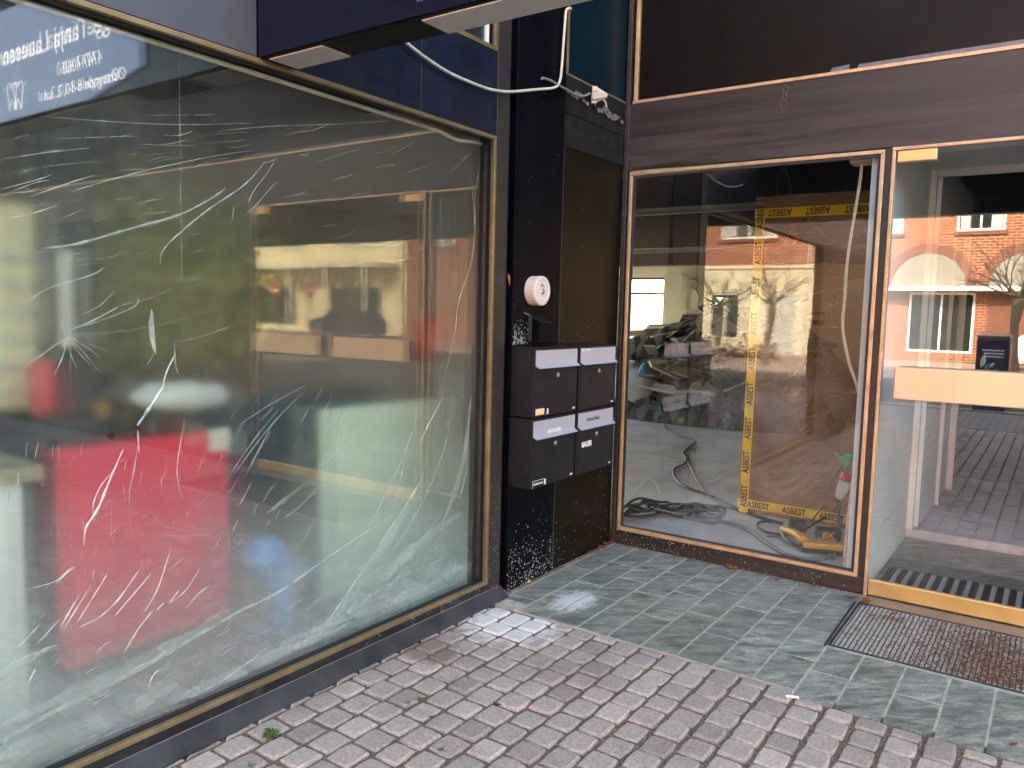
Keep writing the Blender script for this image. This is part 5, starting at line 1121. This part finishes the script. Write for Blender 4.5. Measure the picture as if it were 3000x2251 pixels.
for i in range(1600):
    c = Vector((-20+r.gauss(0, .35), r.uniform(-8.5, -3.8), -.03+abs(r.gauss(0, .35)))); a = r.random()*6.28; s = r.uniform(.03, .08)
    d = Vector((math.cos(a), math.sin(a), r.gauss(0, .5)))*s; e = Vector((-math.sin(a), math.cos(a), r.gauss(0, .5)))*s
    hd.add([c-d, c+e, c+d, c-e], [(0, 1, 2, 3)])
setp(hd.build('low_hedge', M['litter']), 'low brown winter hedge in front of the white ground floor', 'hedge')
# litter bin
BXc, BYc = -7.0, .98
t = thing('litter_bin', (BXc, BYc, -.075), 'navy street litter bin printed with white and teal leaves', 'litter bin')
MB().box(BXc-.32, BXc+.32, BYc-.33, BYc+.33, -.06, 1.22).build('body', M['binblue'], t, .03)
MB().box(BXc-.33, BXc+.33, BYc-.34, BYc+.34, 1.2205, 1.29).build('lid', M['steel'], t, .03)
MB().box(BXc-.325, BXc+.325, BYc-.345, BYc-.3305, .2, 1.1).build('side_panel', M['redink'], t)
lw_ = MB(); lt_ = MB()
def leafp(mb, y, z, a, L):
    d = Vector((0, math.cos(a), math.sin(a))); e = Vector((0, -math.sin(a), math.cos(a))); c = Vector((BXc+.3212, y, z)); pts = []
    for i in range(7): u = i/6; pts.append(c+d*L*u+e*L*.23*math.sin(math.pi*u))
    for i in range(5, 0, -1): u = i/6; pts.append(c+d*L*u-e*L*.23*math.sin(math.pi*u))
    mb.prism(pts, (.003, 0, 0))
sy = -1
for (y, z, a, L, m_) in [(.23, .48, 1.3, .25, 0), (.16, .43, 1.0, .16, 1), (.2, .33, .8, .2, 0), (.06, .5, .7, .13, 0), (.06, .37, .45, .2, 0), (.05, .28, .2, .24, 1), (.1, .2, .2, .2, 0), (.1, .1, .1, .16, 1)]:
    leafp((lw_, lt_)[m_], BYc+y-.02, z+.22, math.pi-a, L)
lw_.tube([(BXc+.323, BYc+.29, .12), (BXc+.323, BYc+.26, .4), (BXc+.323, BYc+.2, .68)], .008, 5)
lw_.build('white_leaf_print', M['whiteink'], t, recalc=True); lt_.build('teal_leaf_print', M['teal_leaf'], t, recalc=True)
for k in range(3): MB().box(BXc+.3205, BXc+.3225, BYc-.23, BYc+.21-k*.04, 1.0-k*.055, 1.022-k*.055).build('small_print', M['whiteink'], t)
t.scale = (1, .74, 1)
# white car
def car(cx, cy, label, m):
    t = thing('parked_car', (cx, cy, -.05), label, 'car'); z0 = -.05
    prof = [(-2.1, .35), (-2.12, .72), (-1.95, .92), (-1.1, 1.0), (-.55, 1.42), (.55, 1.46), (1.35, 1.38), (1.9, 1.02), (2.08, .9), (2.1, .4)]
    MB().prism([(cx-.85, cy+a, z0+b) for a, b in prof]+[(cx-.85, cy+2.0, z0+.25), (cx-.85, cy-2.0, z0+.25)], (1.7, 0, 0)).build('body', M[m], t, .09, recalc=True)
    for a, b in ((-.92, -.05), (.02, .9)):
        MB().prism([(cx+.852, cy+a+(.2 if a < -.5 else 0), z0+1.0), (cx+.852, cy+a+(.5 if a < -.5 else 0), z0+1.36), (cx+.852, cy+b, z0+1.38), (cx+.852, cy+b+.0, z0+1.0)], (.01, 0, 0)).build('side_window', M['pane'], t, recalc=True)
    for dy in (-1.3, 1.3):
        for dx in (-.86, .70):
            wl = MB().lathe((cx+dx, cy+dy, z0+.32), (1, 0, 0), [(.2, 0), (.31, .01), (.32, .04), (.32, .14), (.31, .165), (.22, .17)], 28).build('wheel', M['tyre'], t)
            MB().lathe((cx+dx+(.171 if dx > 0 else -.011), cy+dy, z0+.32), (1, 0, 0), [(.2, 0), (.2, .008), (.05, .012)], 20).build('rim', M['steel'], wl)
    MB().box(cx+.853, cx+.858, cy-1.6, cy-1.0, z0+.62, z0+.74).build('lettering_panel', M['green'], t)
    MB().box(cx+.5, cx+.8, cy-2.135, cy-2.10, z0+.62, z0+.75).build('headlight', M['whiteink'], t)
car(-21.0, -.65, 'white car with a green side stripe parked before the brick house', 'carwhite')
car(-19.5, -25.5, 'dark parked car standing on the street by the cream building', 'binblue')
# no-entry signs at the street mouth
def sign(x, y, label):
    t = thing('road_sign', (x, y, -.075), label, 'road sign', 'round street signs')
    MB().tube([(x, y, -.07), (x, y, 2.5)], .035, 8).build('post', M['steel'], t)
    MB().lathe((x+.04, y, 2.2), (1, 0, 0), [(.3, 0), (.3, .012)], 28).build('disc', M['redink'], t); MB().box(x+.0525, x+.056, y-.22, y+.22, 2.15, 2.25).build('bar', M['whiteink'], t)
sign(-14.2, -22.2, 'round red no-entry sign on a grey post across the street, one of a pair'); sign(-14.2, -24.6, 'round red no-entry sign on a grey post across the street, one of a pair')
# ================================================================== LIGHT, CAMERA
w = bpy.data.worlds.new('World'); scene.world = w; w.use_nodes = True
nt = w.node_tree; bg = nt.nodes['Background']; sk = nt.nodes.new('ShaderNodeTexSky'); sk.sky_type = 'NISHITA'; sk.sun_disc = False
EL, AZ = R_(33), R_(12)           # sun stands behind the building, over +X
sd = Vector((math.cos(EL)*math.cos(AZ), math.cos(EL)*math.sin(AZ), math.sin(EL)))
sk.sun_elevation = EL; sk.sun_rotation = math.pi/2-AZ; sk.air_density = 1.0; sk.dust_density = 3.0
nt.links.new(sk.outputs[0], bg.inputs[0]); bg.inputs[1].default_value = .15
su = bpy.data.lights.new('sun', 'SUN'); su.energy = 2.0; su.angle = R_(.5); su.color = (1, .985, .96)
so = bpy.data.objects.new('sun', su); COL.objects.link(so); so.rotation_euler = sd.to_track_quat('Z', 'Y').to_euler()
cd = bpy.data.cameras.new('camera'); co = bpy.data.objects.new('camera', cd); COL.objects.link(co)
cd.sensor_width = 36; cd.lens = 36*FPX/3000; cd.clip_start = .05; cd.clip_end = 500
m = Matrix((CR, -CD, -fw)).transposed().to_4x4(); m.translation = CAM; co.matrix_world = m
scene.camera = co
scene.view_settings.view_transform = 'Standard'; scene.view_settings.look = 'None'; scene.view_settings.gamma = 1; scene.view_settings.exposure = 3.72
scene.view_settings.use_white_balance = True; scene.view_settings.white_balance_temperature = 9000; scene.view_settings.white_balance_tint = 6
scene.render.engine = 'CYCLES'; scene.cycles.use_denoising = True
scene.cycles.max_bounces = 12; scene.cycles.transparent_max_bounces = 24; scene.cycles.glossy_bounces = 6; scene.cycles.transmission_bounces = 8; scene.cycles.diffuse_bounces = 4
scene.cycles.sample_clamp_indirect = 8; scene.cycles.caustics_reflective = False; scene.cycles.caustics_refractive = True
